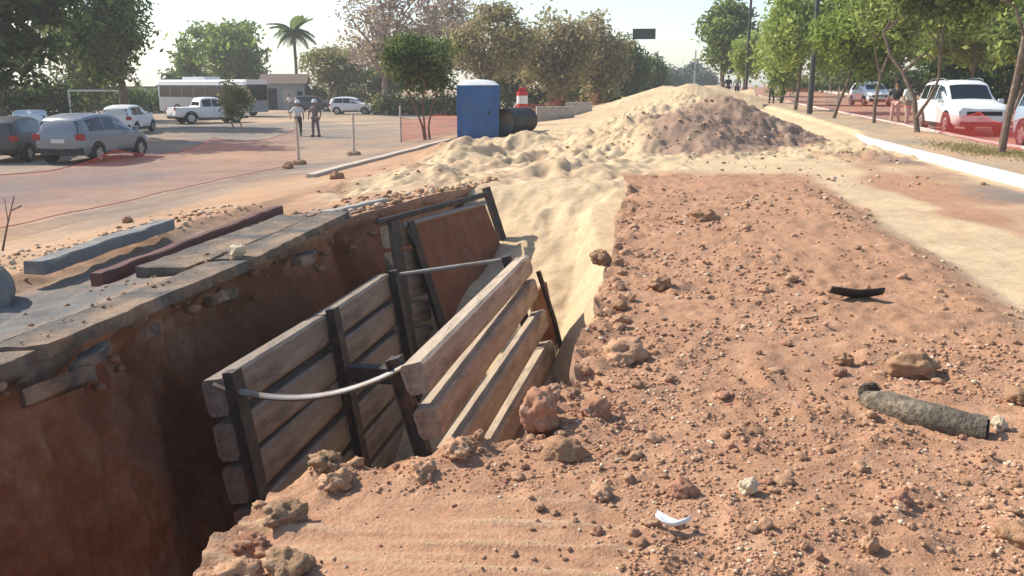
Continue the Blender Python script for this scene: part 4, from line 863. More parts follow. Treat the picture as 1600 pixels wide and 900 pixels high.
# ------------------------------------------------------------------ people
def skin_obj(name, joints, edges, m, parent, root=0, sub=1):
    me = bpy.data.meshes.new(name); me.from_pydata([j[:3] for j in joints], edges, []); me.materials.append(m)
    o = link(name, me, None, parent); md = o.modifiers.new('skin', 'SKIN'); md.use_smooth_shade = True
    sv = me.skin_vertices[0].data
    for i, j in enumerate(joints):
        r = j[3]; sv[i].radius = r if isinstance(r, tuple) else (r, r); sv[i].use_root = (i == root)
    s = o.modifiers.new('sub', 'SUBSURF'); s.levels = sub; s.render_levels = sub
    return o
def person(loc, rz, label, shirt, trousers, hat=None, hair='c_hair', h=1.74, arms=(0.1, 0.1), stride=0.12, group=None, bend=(0.1, 0.1)):
    k = h / 1.75; root = empty('person', loc, rz, label, 'person', group, k)
    J = []; E_ = []
    def j(x, y, z, r): J.append((x, y, z, r)); return len(J) - 1
    def e(*ids):
        for a, b in zip(ids[:-1], ids[1:]): E_.append((a, b))
    pel = j(0, 0, .95, (.15, .11)); wa = j(0, 0.01, 1.10, (.135, .10)); ch = j(0, 0, 1.32, (.155, .115)); ne = j(0, 0, 1.47, .06); nk = j(0, .015, 1.53, .052)
    h0 = j(0, .02, 1.60, (.07, .085)); h1 = j(0, .02, 1.68, (.075, .09)); h2 = j(0, .01, 1.74, .045); e(pel, wa, ch, ne, nk, h0, h1, h2)
    legs = {}; armj = {}
    for s, st in ((1, stride), (-1, -stride)):
        hip = j(.09 * s, 0, .88, .095); kn = j(.10 * s, st * .55 + .02, .48, .06); an = j(.10 * s, st - .03, .09, .042); to = j(.11 * s, st + .12, .035, .035); e(pel, hip, kn, an, to); legs[s] = (hip, kn, an, to)
        a = arms[0 if s > 0 else 1]; b = bend[0 if s > 0 else 1]
        sh = j(.19 * s, 0, 1.40, .062); el = j(.24 * s + .3 * a * s, -.02 + .2 * b, 1.13 + .1 * abs(a), .043); wr = j(.25 * s + .25 * a * s, .04 + .55 * b, .90 + .35 * b, .03); pa = j(.25 * s + .22 * a * s, .06 + .65 * b, .84 + .37 * b, (.018, .035)); e(ch, sh, el, wr, pa); armj[s] = (sh, el, wr)
        wp = J[pa]
        for f, (dy, ln) in enumerate(((-.028, .06), (-.010, .075), (.010, .072), (.028, .055))):
            e(pa, j(wp[0], wp[1] + dy, wp[2] - ln * .6, .009), j(wp[0] - .012 * s, wp[1] + dy + .01, wp[2] - ln, .008))
        e(pa, j(wp[0] - .02 * s, wp[1] + .045, wp[2] + .005, .010), j(wp[0] - .025 * s, wp[1] + .06, wp[2] - .025, .009))
    skin_obj('body', J, E_, M['skin'], root)
    sub = lambda ids, g: [(J[i][0], J[i][1], J[i][2], tuple(c + g for c in J[i][3]) if isinstance(J[i][3], tuple) else J[i][3] + g) for i in ids]
    ids = [pel, wa, ch, armj[1][0], armj[1][1], armj[-1][0], armj[-1][1], ne]
    sj = sub(ids, .022); sj[0] = (sj[0][0], sj[0][1], sj[0][2] + .0, sj[0][3]); skin_obj('shirt', sj, [(0, 1), (1, 2), (2, 3), (3, 4), (2, 5), (5, 6), (2, 7)], M[shirt], root)
    ids = [pel, legs[1][0], legs[1][1], legs[1][2], legs[-1][0], legs[-1][1], legs[-1][2]]
    skin_obj('trousers', sub(ids, .020), [(0, 1), (1, 2), (2, 3), (0, 4), (4, 5), (5, 6)], M[trousers], root)
    for s in (1, -1):
        a = J[legs[s][2]]; MB().box((a[0] - .05, a[1] - .07, 0), (a[0] + .05, a[1] + .20, .09), .03).build('shoe', M['c_black'], root, True)
    if hat:
        o = MB().lathe([(.165, 1.675), (.135, 1.69), (.125, 1.75), (.09, 1.81), (.001, 1.835)], 16, off=(0, .02, 0)).build('helmet', M[hat], root, True)
    else:
        MB().lathe([(.088, 1.64), (.10, 1.70), (.092, 1.76), (.06, 1.80), (.001, 1.815)], 14, off=(0, -.005, 0)).build('hair', M[hair], root, True)
    MB().box((-.012, .105, 1.625), (.012, .135, 1.665), .005).build('nose', M['skin'], root, True)
    for s in (-1, 1): MB().box((s * .035 - .01, .10, 1.675), (s * .035 + .01, .116, 1.69)).build('eye', M['c_black'], root)
    MB().box((-.025, .098, 1.585), (.025, .112, 1.594)).build('mouth', M['clod_red'], root)
    return root
person(lot(463, 47.5), R(200), 'worker in white shirt, black trousers and white helmet in lot', 'c_white', 'c_black', 'white_plastic', arms=(.5, .1), bend=(.2, .0), h=1.76)
person(lot(490, 47.0), R(170), 'worker in greyish purple coverall and white helmet in lot', 'c_purple', 'c_purple', 'white_plastic', arms=(.3, .3), h=1.80)
person(lot(451, 86), R(180), 'person in white top standing before the grey shed', 'c_white', 'c_grey', None, h=1.7)
x, y = at_d(1207, 64); person((x, y, float(med_z(x, y)) - .02), R(150), 'person in dark clothes with yellow cap on the median', 'c_navy', 'c_navy', 'c_cap', h=1.76)
x, y = at_d(1138, 72); person((x, y, float(med_z(x, y)) + .05), R(190), 'person in black shirt standing behind the far stakes', 'c_black', 'c_navy', None, h=1.72)
x, y = at_d(1152, 72.5); person((x, y, float(med_z(x, y)) + .05), R(160), 'person in grey shirt standing behind the far stakes', 'c_grey', 'c_black', None, h=1.75)
x, y = at_d(1403, 40); person((x, y, float(med_z(x, y)) - .125), R(140), 'person in black shirt and pale trousers beside white SUV', 'c_black', 'c_pinkish', None, h=1.74, arms=(.2, .3), bend=(.3, .2))
x, y = at_d(1422, 39.2); person((x, y, float(med_z(x, y)) - .125), R(215), 'person in white shirt and khaki trousers beside white SUV', 'c_white', 'c_khaki', None, h=1.72)

# ------------------------------------------------------------------ site equipment
def corners_box(mb, *a): return mb
cx, cy, cz = lot(748, 36.8); cab = empty('site_toilet', (cx, cy, cz), R(7), 'tall blue site toilet cabin with whitish domed roof', 'toilet cabin')
MB().box((-.80, -.65, .10), (.80, .65, 2.16), .03).build('wall', M['blue_steel'], cab)
MB().box((-.84, -.69, .0), (.84, .69, .12), .02).build('base', M['blue_steel'], cab)
for sx in (-1, 1):
    for sy in (-1, 1): MB().box((sx * .80 - .04, sy * .65 - .04, .1), (sx * .80 + .04, sy * .65 + .04, 2.17), .015).build('corner_post', M['blue_steel'], cab)
MB().box((-.55, -.668, .2), (.55, -.648, 2.02), .008).build('door', M['blue_steel'], cab)
MB().box((.40, -.69, 1.0), (.48, -.66, 1.15), .01).build('handle', M['black'], cab)
vs, fs = [], []
for i in range(9):
    for k in range(9):
        u, v = i / 8 * 2 - 1, k / 8 * 2 - 1; vs.append((u * .82, v * .67, 2.165 + .22 * (1 - abs(u) ** 3) ** .6 * (1 - abs(v) ** 3) ** .6))
fs = [(i * 9 + k, (i + 1) * 9 + k, (i + 1) * 9 + k + 1, i * 9 + k + 1) for i in range(8) for k in range(8)]
MB().add(vs, fs).build('roof', M['white_plastic'], cab, True)
MB().lathe([(.05, 2.3), (.05, 2.5), (.08, 2.5), (.001, 2.56)], 10, off=(.3, -.1, 0)).build('vent_pipe', M['black'], cab)
# black corrugated pipe
a = Vector(at_z(806, 212, -0.35)); d_ = 36.5
ax, ay = at_d(786, 36.6); bx_, by_ = at_d(822, 39.6); r = 0.54
za = gzf(ax, ay); zb_ = gzf(bx_, by_); zc = max(za, zb_) + r - 0.02
p0, p1 = Vector((ax, ay, zc)), Vector((bx_, by_, zc)); nrg = 44; vs = []; fs = []
dv = (p1 - p0).normalized(); sx_ = dv.cross(Vector((0, 0, 1))).normalized(); mb = MB(); pr = []
for i in range(nrg * 2 + 1): pr.append((i / (nrg * 2), r + (.025 if i % 4 in (1, 2) else 0)))
pr = pr + [(1, r - .06), (0, r - .06), pr[0]]
for u, rr_ in pr:
    for k in range(24): t_ = 2 * math.pi * k / 24; vs.append(p0.lerp(p1, u) + (sx_ * math.cos(t_) + Vector((0, 0, 1)) * math.sin(t_)) * rr_)
fs = [(i * 24 + k, i * 24 + (k + 1) % 24, (i + 1) * 24 + (k + 1) % 24, (i + 1) * 24 + k) for i in range(len(pr) - 1) for k in range(24)]
tag(mb.add(vs, fs).build('drain_pipe', M['hdpe'], None, True), 'wide black corrugated drain pipe lying beside the blue cabin', 'drain pipe')
# red and white drum on a white post
x, y = at_d(816, 46); z = gzf(x, y); dr = empty('warning_drum', (x, y, z), 0, 'red and white warning drum on a whitish pillar', 'warning drum')
MB().lathe([(.30, 0), (.27, .7), (.25, .95), (.001, .95)], 16).build('pillar', M['concrete'], dr, True)
for k, (z0, z1, m) in enumerate([(.955, 1.15, 'red_plastic'), (1.153, 1.55, 'white_plastic'), (1.553, 1.75, 'red_plastic')]):
    MB().lathe([(.001, z0), (.29, z0), (.28, z1), (.001, z1)], 18).build('band', M[m], dr, True)
MB().box((-.2, -.05, 1.755), (.2, .05, 1.95), .03).build('top_handle', M['red_plastic'], dr)
# low concrete wall pieces behind
for i, (px, w) in enumerate([(868, 2.2), (905, 1.6)]):
    x, y = at_d(px, 52 + 3 * i); o = MB().box((-w / 2, -.15, -.3), (w / 2, .15, .75), .04).build('concrete_block', M['concrete']); o.location = (x, y, gzf(x, y)); o.rotation_euler = (0, 0, R(15 - 20 * i))
    tag(o, ['long weathered concrete block right of the warning drum', 'short weathered concrete block before the olive trees'][i], 'concrete block')
# left kerb, pale and half buried
ka, kb = Vector((-8.55, 21.6, 0)), Vector((-8.3, 36.6, 0)); pts = [ka.lerp(kb, i / 24) for i in range(25)]; mb = MB(); vs = []; fs = []
for i, p in enumerate(pts):
    z = gzf(p.x, p.y); jx = .05 * float(fbm(p.y * .5, 3.3, 171, 3)); 
    vs += [(p.x + jx - .13, p.y, z - .15), (p.x + jx - .12, p.y, z + .09), (p.x + jx + .12, p.y, z + .09), (p.x + jx + .13, p.y, z - .15)]
    if i:
        for k in range(3): b0 = (i - 1) * 4 + k; fs.append((b0, b0 + 1, b0 + 5, b0 + 4))
fs += [(0, 3, 2, 1), (96, 97, 98, 99)]
tag(mb.add(vs, fs).build('kerb', M['wood_pale']), kind='structure')
# stakes with weighted feet and the red netting on the left
def stake(x, y, h, label, lean=0.0, foot=True, m='wood_pale'):
    z = gzf(x, y); r0 = empty('stake', (x, y, z), 0, label, 'stake', 'stakes of the left netting'); MB().tube([(0, 0, .0), (lean * .5, 0, h * .5), (lean, 0, h)], [.05, .045, .045], 7).build('pole', M[m], r0, True)
    if foot: MB().lathe([(.001, 0), (.26, 0), (.24, .12), (.08, .16), (.001, .16)], 14).build('foot', M['clod_grey'], r0, True)
    return r0
sl = [(-11.2, 27.4), (-10.5, 30.8), (-10.9, 38.4)]
stake(*sl[0], 1.45, 'pale stake with weighted foot in line with the white shirted worker'); stake(*sl[1], 1.5, 'pale stake with weighted foot standing by the low kerb', .03); stake(*sl[2], 1.6, 'thin grey stake standing close to the small green tree', 0, False)
def net(name, pts, h, m, label, sag=0.12, seed=1, base=0.05):
    """netting hung between points, sagging and rippled"""
    vs = []; fs = []; nv = 7; cols = []
    P = [Vector(p) for p in pts]
    for i in range(len(P) - 1):
        L = (P[i + 1] - P[i]).length; k = max(6, int(L / .35))
        for j in range(k + (i == len(P) - 2)): cols.append((P[i].lerp(P[i + 1], j / k), 4 * (j / k) * (1 - j / k)))
    for i, (p, s_) in enumerate(cols):
        for k in range(nv):
            u = k / (nv - 1); rip = .06 * float(fbm(i * .35, u * 1.5, seed, 3))
            top = h - sag * s_ ; vs.append((p.x + rip, p.y + rip * .5, p.z + base + (top - base) * u + .03 * float(fbm(i * .5, 3.3 + u, seed + 5, 2))))
        if i:
            for k in range(nv - 1): b0 = (i - 1) * nv + k; fs.append((b0, b0 + nv, b0 + nv + 1, b0 + 1))
    o = tag(MB().add(vs, fs).build(name, m, None, True), label, 'netting')
    for r_ in (nv - 1, 0): MB().tube([vs[i * nv + r_] for i in range(len(cols))], .008, 5).build('cord', M['red_plastic'], o)
    return o
g3 = lambda x, y: (x, y, gzf(x, y))
net('safety_netting', [g3(-12.0, 9), g3(-11.4, 13), g3(-11.2, 17.5), g3(-11.3, 22), g3(*sl[0])], 1.15, M['net'], 'faded red safety netting strung before the silver SUV', .22, 3)
net('safety_netting', [g3(*sl[2]), g3(-10.4, 43), g3(-9.6, 48)], 1.1, M['net_dense'], 'red safety netting hung behind the small green tree', .2, 5)
net('safety_netting', [g3(-8.6, 44), g3(-7.2, 52), g3(-6.2, 60), g3(-5, 70), g3(-4, 82)], 1.1, M['net'], 'red safety netting running past the warning drum to the sign pole', .2, 7)
mz = lambda x, y: (x, y, float(med_z(x, y)))
net('safety_netting', [mz(9.2, 92), mz(9.3, 80), mz(9.4, 68), mz(9.5, 58), mz(9.5, 49), mz(9.3, 42.5)], 1.05, M['net'], 'red safety netting between the trees along the far median', .15, 9)
net('safety_netting', [mz(9.1, 43), mz(9.2, 37.3), mz(9.25, 31.8)], 1.0, M['net'], 'thin red netting in front of the two standing people', .25, 11)
net('safety_netting', [mz(9.3, 31.8), mz(9.2, 27.5), mz(8.85, 23.2)], 0.85, M['net_dense'], 'dense red netting draped before the large white SUV', .22, 13)
net('safety_netting', [mz(8.85, 23.1), mz(9.0, 19), mz(9.1, 14)], 1.0, M['net_dense'], 'dense red netting tied to the leaning bark trunk', .3, 15)
for i, yy_ in enumerate((49, 58, 68, 80)):
    z = float(med_z(0, yy_)); o = MB().tube([(0, 0, -.05), (0.02, 0, 1.25)], .045, 7).build('netting_post', M['wood_pale'], None, True); o.location = (9.5 - (i > 1) * .1, yy_, z)
    tag(o, ['pale netting post just past the leaning trunks', 'pale netting post by the tall lamp pole', 'pale netting post near the yellow capped person', 'pale netting post farthest along the median'][i], 'post', 'netting posts on the median')

# poles, lamps, sign
def pole(name, px, dist, h, r, m, label, cat, arm=None, base=None):
    x, y = at_d(px, dist); z = (float(med_z(x, y)) - .1 if px > 1020 else gzf(x, y)) if base is None else base; o = empty(name, (x, y, z), 0, label, cat)
    MB().tube([(0, 0, 0), (0, 0, h)], [r, r * .7], 10).build('pole', M[m], o, True)
    if arm:
        MB().tube([(0, 0, h - .1), (arm * .4, 0, h + .5), (arm, 0, h + .75)], [r * .6, r * .5, r * .45], 8).build('arm', M[m], o, True)
        MB().box((arm - .1 if arm > 0 else arm - .65, -.13, h + .66), (arm + .65 if arm > 0 else arm + .1, .13, h + .80), .04).build('lamp_head', M['pole'], o)
    return o
pole('street_lamp', 1166, 66, 9.5, .11, 'pole_dark', 'tall dark street lamp post rising out of the light green trees', 'street lamp', -3.0)
pole('utility_pole', 1268, 47, 9.0, .14, 'pole_dark', 'dark utility pole standing on the median among green trees', 'pole')
pole('utility_pole', 1085, 120, 5.0, .12, 'pole', 'short distant pole beside the dark rounded tree', 'pole')
x, y = at_d(966, 82); z = gzf(x, y); sg = empty('road_sign', (x, y, z), 0, 'dark rectangular overhead road sign on a slim grey pole', 'road sign')
MB().tube([(0, 0, 0), (0, 0, 6.0)], [.09, .07], 10).build('pole', M['pole'], sg, True); MB().tube([(0, 0, 5.6), (1.2, 0, 5.75), (2.9, 0, 5.75)], .05, 8).build('arm', M['pole'], sg, True)
MB().box((1.15, -.10, 5.30), (3.15, -.055, 6.20), .015).build('board', M['sign_dark'], sg)
for k in range(2): MB().box((1.2, -.055, 5.5 + k * .45), (3.1, -.02, 5.56 + k * .45)).build('rail', M['pole'], sg)

# buildings and structures behind the lot
x, y = at_d(150, 66); fr = empty('goal_frame', (x, y, gzf(x, y)), R(18), 'pale steel portal frame standing behind the parked cars', 'goal frame')
MB().tube([(-1.75, 0, 0), (-1.75, 0, 2.15)], .07, 6).build('post', M['white_plastic'], fr); MB().tube([(1.75, 0, 0), (1.75, 0, 2.15)], .07, 6).build('post', M['white_plastic'], fr); MB().tube([(-1.82, 0, 2.2), (1.82, 0, 2.2)], .07, 6).build('crossbar', M['white_plastic'], fr)
for s in (-1, 1): MB().tube([(s * 1.75, 0.05, 2.15), (s * 1.75, 1.2, 0)], .04, 6).build('brace', M['white_plastic'], fr)
x, y = at_d(446, 100); sh = empty('shed', (x, y, gzf(x, y)), R(14), 'grey metal shed with brown gabled roof behind the lot', 'shed')
MB().box((-2.2, -2, 0), (2.2, 2, 2.8)).build('wall', M['wall_grey'], sh); MB().add([(-2.5, -2.4, 2.7), (2.5, -2.4, 2.7), (2.5, 0, 3.7), (-2.5, 0, 3.7), (-2.5, 2.4, 2.7), (2.5, 2.4, 2.7)], [(0, 1, 2, 3), (3, 2, 5, 4), (0, 3, 4), (1, 5, 2), (0, 4, 5, 1)]).build('roof', M['roof_tile'], sh)
MB().box((-2.0, -2.05, 0), (-.6, -2.0, 2.2)).build('door', M['dark_open'], sh); MB().box((.0, -2.06, .0), (1.3, -2.0, 2.1)).build('door', M['wall_plaster'], sh); MB().box((1.5, -2.05, 1.2), (2.0, -2.0, 1.9)).build('window', M['glass'], sh)
x, y = at_d(225, 100); wl_ = empty('boundary_wall', (x, y, gzf(x, y)), R(18), 'short plastered boundary wall behind bus and cars', 'wall')
MB().box((-8, -.15, -.3), (5, .15, 2.3)).build('wall', M['wall_plaster'], wl_); MB().box((-8, -.2, 2.3), (5, .2, 2.42)).build('coping', M['roof_tile'], wl_)
for k in range(4): MB().box((-7 + k * 4, -.22, -.3), (-6.7 + k * 4, -.155, 2.3)).build('pier', M['wall_plaster'], wl_)

# ------------------------------------------------------------------ trees
def crown_mesh(name, lobes, n, size, seed, mats, weep=0.0, spread=0.28, weights=None):
    """leaf sprays spread through a set of lobes: many small faces with a tint per leaf"""
    rs = np.random.RandomState(seed); Lb = np.array(lobes, float)
    w = Lb[:, 3] * Lb[:, 4] + Lb[:, 3] * Lb[:, 5]; li = rs.choice(len(Lb), n // 9, p=w / w.sum()); m = len(li)
    d = rs.normal(size=(m, 3)); d[:, 2] += 0.15; d /= np.linalg.norm(d, axis=1)[:, None]
    r = rs.uniform(0.25, 1.0, m) ** 0.45 * (1 + 0.18 * rs.normal(size=m))
    c = Lb[li, :3] + d * Lb[li, 3:6] * r[:, None]
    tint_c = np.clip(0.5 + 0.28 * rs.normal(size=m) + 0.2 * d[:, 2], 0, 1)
    k = 9; off = rs.normal(size=(m, k, 3)) * spread * np.array([1, 1, 0.75])
    if weep: off[..., 2] = -np.abs(off[..., 2]) * (1 + weep * 3); off[..., :2] *= (1 - 0.5 * min(1, weep))
    p = (c[:, None] + off).reshape(-1, 3); N = len(p)
    nr = rs.normal(size=(N, 3)) + np.repeat(d, k, 0) * 0.6; nr[:, 2] += 0.5; nr /= np.linalg.norm(nr, axis=1)[:, None]
    tdir = rs.normal(size=(N, 3)); 
    if weep: tdir[:, 2] -= 1.5 * weep
    tdir -= nr * (tdir * nr).sum(1)[:, None]; tdir /= np.linalg.norm(tdir, axis=1)[:, None]; b = np.cross(nr, tdir)
    s = size * rs.uniform(0.55, 1.35, N)[:, None]; wd = 0.42 * s
    V = np.stack([p - tdir * s, p + b * wd - tdir * s * .1, p + tdir * s, p - b * wd - tdir * s * .1], 1).reshape(-1, 3)
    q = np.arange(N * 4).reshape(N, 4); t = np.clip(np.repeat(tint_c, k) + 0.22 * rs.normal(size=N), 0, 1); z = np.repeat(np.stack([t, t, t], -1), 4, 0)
    me = bpy.data.meshes.new(name); raw_mesh(me, V, q, z, 'tint')
    for x in mats: me.materials.append(x)
    if len(mats) > 1: me.polygons.foreach_set('material_index', np.repeat((rs.uniform(0, 1, m) < (weights or 0.3)).astype(np.int32), k))
    return me
def ell_lobes(cx, cy, cz, rx, ry, rz, n, seed, frac=0.36):
    rs = np.random.RandomState(seed); out = []
    for i in range(n):
        d = rs.normal(size=3); d /= np.linalg.norm(d); r = rs.uniform(0.25, 1) ** 0.5 * (1 - frac * 0.85); f = frac * rs.uniform(0.7, 1.25)
        out.append((cx + d[0] * rx * r, cy + d[1] * ry * r, cz + d[2] * rz * r, rx * f, ry * f, rz * f * 0.85))
    return out
def limb(mb, a, b, r0, r1, rnd, seg=5, wob=0.06, n=7):
    a, b = Vector(a), Vector(b); L = (b - a).length; pts = []
    for i in range(seg + 1):
        u = i / seg; p = a.lerp(b, u) + Vector((0, 0, 1)) * L * 0.10 * math.sin(math.pi * u) 
        if 0 < i < seg: p += Vector((rnd.gauss(0, 1), rnd.gauss(0, 1), rnd.gauss(0, .5))) * wob * L * .5
        pts.append(p)
    mb.tube(pts, [r0 + (r1 - r0) * i / seg for i in range(seg + 1)], n)
def tree(name, px, dist, box, label, leaf, seed, n=7000, size=0.2, trunk_r=None, bark='bark', nl=18, frac=0.36, weep=0, paths=None, group=None, base=None, spread=0.28, ymul=1.0, wts=None, nlimb=9):
    """box: crown extent in photo pixels (left, right, top, bottom) at the tree's distance"""
    x, y = at_d(px, dist); z = base if base is not None else (gzf(x, y) if x < 6.3 else float(med_z(x, y)) - .03)
    k = pxm(math.hypot(dist, 0)); l, r, t, b = box
    cx = ((l + r) / 2 - px) * k; rx = (r - l) / 2 * k; top = CAMH + (HORIZON - t) * k - z; bot = CAMH + (HORIZON - b) * k - z; cz = (top + bot) / 2; rz = (top - bot) / 2
    ang = -math.atan2(x, y); root = empty(name, (x, y, z), ang, label, 'tree', group); rnd = random.Random(seed)
    lobes = ell_lobes(cx, 0, cz, rx, rx * ymul, rz, nl, seed, frac)
    mb = MB(); tr = trunk_r or max(.08, (top) * .022)
    if paths:
        ends = []
        for p in paths:
            pts = [Vector(((q[0] - px) * k, 0.12 * i * (-1) ** len(ends), (p[0][1] - q[1]) * k if False else (CAMH + (HORIZON - q[1]) * k - z))) for i, q in enumerate(p)]
            if p is paths[0]: pts[0].z = -0.08
            rr_ = p[0][2] if len(p[0]) > 2 else tr; mb.tube(pts, [rr_ * (1 - .55 * i / (len(pts) - 1)) for i in range(len(pts))], 9); ends.append((pts[-1], rr_ * .45))
    else:
        hz = bot + (top - bot) * .30; p1 = Vector((cx * .35 + rnd.gauss(0, .1), rnd.gauss(0, .1), hz * .55)); p2 = Vector((cx * .7, 0, hz))
        mb.tube([(0, 0, -.1), p1 * .5 + Vector((rnd.gauss(0, .05), 0, 0)), p1, p2], [tr * 1.15, tr, tr * .85, tr * .6], 9); ends = [(p2, tr * .5), (p1, tr * .55)]
    for i, lb in enumerate(lobes[:nlimb]):
        e, r0 = ends[i % len(ends)]; limb(mb, e, lb[:3], r0, r0 * .18, rnd)
    mb.build('trunk', M[bark], root, True)
    mats = [LM[m] for m in (leaf if isinstance(leaf, (list, tuple)) else [leaf])]
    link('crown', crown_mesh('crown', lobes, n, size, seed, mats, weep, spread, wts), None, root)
    return root
gl, gr, gc = 'trees round the parking lot', 'trees along the median and carriageway', 'dry trees past the blue cabin'
tree('mango_tree', -10, 50, (-170, 132, -190, 168), 'huge dark green tree with low hanging crown beside the parked cars', ['dark', 'mid'], 1, 17000, .26, .4, nl=34, frac=.33, group=gl, wts=.22)
tree('tree', 190, 62, (92, 262, -70, 150), 'tall green tree with thin outer twigs behind the white hatchback', ['mid', 'dark'], 2, 9000, .20, .26, nl=26, frac=.30, group=gl, spread=.36)
tree('tree', 120, 74, (60, 200, 10, 170), 'mid green tree filling the gap behind the steel frame', ['mid', 'olive'], 3, 6000, .24, .22, nl=20, group=gl)
tree('tree', 350, 112, (275, 432, 34, 150), 'broad rounded green tree rising behind the bus', ['mid', 'green'], 4, 9000, .34, .34, nl=24, frac=.33, spread=.45, group=gl)
tree('tree', 300, 118, (262, 330, 86, 160), 'lower pale green tree left of the broad tree behind the bus', ['mid', 'far'], 5, 3500, .34, .2, nl=12, spread=.45, group=gl)
tree('shrub_tree', 366, 58, (340, 388, 118, 190), 'slim olive young tree growing in front of the pickup', ['olive', 'mid'], 6, 2600, .11, .05, nl=14, spread=.16, group=gl, paths=[[(362, 198, .05), (358, 185), (362, 165), (365, 140)], [(374, 198, .04), (370, 185), (372, 160)]])
tree('dry_tree', 600, 84, (502, 712, -30, 130), 'tall dry tree with pinkish brown sparse leaves', ['pink', 'tan'], 7, 6200, .22, .3, bark='twig', nl=34, frac=.24, spread=.5, nlimb=30, group=gc)
tree('dry_tree', 690, 92, (630, 770, 0, 130), 'pinkish dry tree behind the small green tree', ['pink', 'olive'], 17, 4200, .24, .25, bark='twig', nl=26, frac=.26, spread=.5, nlimb=22, group=gc)
tree('tree', 505, 96, (470, 592, 72, 150), 'low olive green tree behind the white compact car', ['olive', 'mid'], 8, 6000, .22, .18, nl=20, spread=.34, group=gl)
tree('tree', 600, 94, (560, 640, 85, 160), 'low dark bushy tree right of the white compact car', ['mid', 'olive'], 9, 4000, .24, .18, nl=14, spread=.34, group=gl)
tree('small_tree', 663, 41, (590, 722, 40, 158), 'small rounded green tree with reddish forked stems by the kerb', ['mid', 'dark'], 10, 9500, .11, .06, bark='bark_red', nl=24, frac=.34, spread=.17, group=gl, wts=.35,
     paths=[[(662, 225, .065), (659, 195), (650, 170), (636, 140)], [(664, 224, .055), (662, 195), (660, 165), (664, 130)], [(670, 224, .06), (668, 195), (673, 165), (690, 130)]])
tree('dry_tree', 760, 66, (700, 836, 2, 140), 'tan and olive half dry tree behind the blue cabin', ['olive', 'tan'], 11, 7600, .19, .24, bark='twig', nl=28, frac=.3, spread=.36, nlimb=20, group=gc, wts=.45)
tree('dry_tree', 860, 72, (800, 930, 8, 160), 'brownish olive tree above the warning drum', ['tan', 'olive'], 12, 8600, .20, .24, bark='twig', nl=28, frac=.3, spread=.38, nlimb=20, group=gc, wts=.5)
tree('dry_tree', 930, 78, (880, 985, 28, 165), 'olive brown tree left of the sign pole', ['olive', 'tan'], 13, 7000, .21, .22, bark='twig', nl=24, frac=.32, spread=.38, nlimb=16, group=gc, wts=.35)
tree('tree', 790, 84, (740, 860, 70, 170), 'olive undergrowth tree low behind the blue cabin', ['olive', 'mid'], 14, 4500, .24, .16, nl=16, spread=.4, group=gc)
tree('tree', 905, 88, (850, 960, 85, 165), 'dark olive undergrowth tree behind the concrete blocks', ['mid', 'olive'], 15, 4500, .24, .16, nl=16, spread=.4, group=gc)
tree('tree', 985, 96, (940, 1022, 58, 160), 'green tree right behind the sign pole', ['mid', 'dark'], 16, 5500, .26, .2, nl=18, spread=.4, group=gc)
tree('tree', 1012, 112, (975, 1045, 86, 160), 'dark green rounded tree where the work strip crests', ['mid', 'dark'], 18, 4500, .3, .2, nl=14, spread=.45, group=gc)
for i, (px, d, bx_, lb) in enumerate([(1052, 170, (1030, 1076, 105, 160), 'hazy distant tree at the left of the road gap'), (1078, 185, (1056, 1100, 92, 160), 'hazy distant darker tree in the road gap'), (1100, 175, (1080, 1125, 105, 165), 'hazy distant tree at the right of the road gap')]):
    tree('distant_tree', px, d, bx_, lb, 'far', 30 + i, 2600, .5, .2, nl=10, spread=.7, group='distant trees in the road gap', base=1.2)
tree('tree', 1130, 88, (1086, 1176, 4, 128), 'tall rounded dark green tree past the far stakes', ['mid', 'green'], 40, 7500, .26, .22, nl=22, spread=.4, group=gr)
tree('tree', 1160, 72, (1136, 1206, 48, 124), 'pale green drooping tree beside the street lamp post', ['light', 'green'], 41, 4500, .17, .12, nl=14, weep=.5, spread=.26, group=gr)
tree('tree', 1252, 52, (1178, 1328, -30, 138), 'bright green weeping tree around the utility pole', ['light', 'green'], 42, 11000, .15, .13, nl=30, frac=.28, weep=.6, spread=.24, group=gr, paths=[[(1246, 180, .11), (1248, 140), (1250, 100), (1254, 60)]])
tree('tree', 1222, 64, (1180, 1262, 10, 140), 'green weeping tree next to the yellow capped person', ['green', 'light'], 43, 6500, .18, .11, nl=20, weep=.6, spread=.28, group=gr)
tree('tree', 1310, 43, (1268, 1420, -40, 130), 'green tree with dark leaning trunk past the sand spill', ['green', 'mid'], 44, 9500, .13, .09, nl=28, frac=.3, weep=.25, spread=.22, group=gr, paths=[[(1307, 186, .085), (1312, 160), (1322, 130), (1332, 90), (1340, 60)]])
tree('tree', 1371, 38.5, (1330, 1470, -60, 88), 'green tree with thin pale forked trunk on the median', ['light', 'mid'], 45, 8500, .12, .09, nl=26, frac=.3, spread=.2, group=gr, wts=.45, paths=[[(1371, 196, .075), (1370, 160), (1374, 120), (1384, 85), (1400, 50)], [(1374, 120, .05), (1366, 95), (1362, 70)]])
tree('tree', 1438, 33, (1380, 1560, -80, 72), 'olive green tree with strongly bent V shaped trunk', ['mid', 'light'], 46, 10500, .115, .11, nl=30, frac=.28, spread=.19, group=gr, wts=.4, paths=[[(1441, 210, .10), (1437, 180), (1432, 150), (1414, 115), (1396, 92), (1384, 60)], [(1436, 178, .06), (1452, 150), (1460, 125), (1458, 90)], [(1414, 115, .05), (1440, 90), (1462, 105)]])
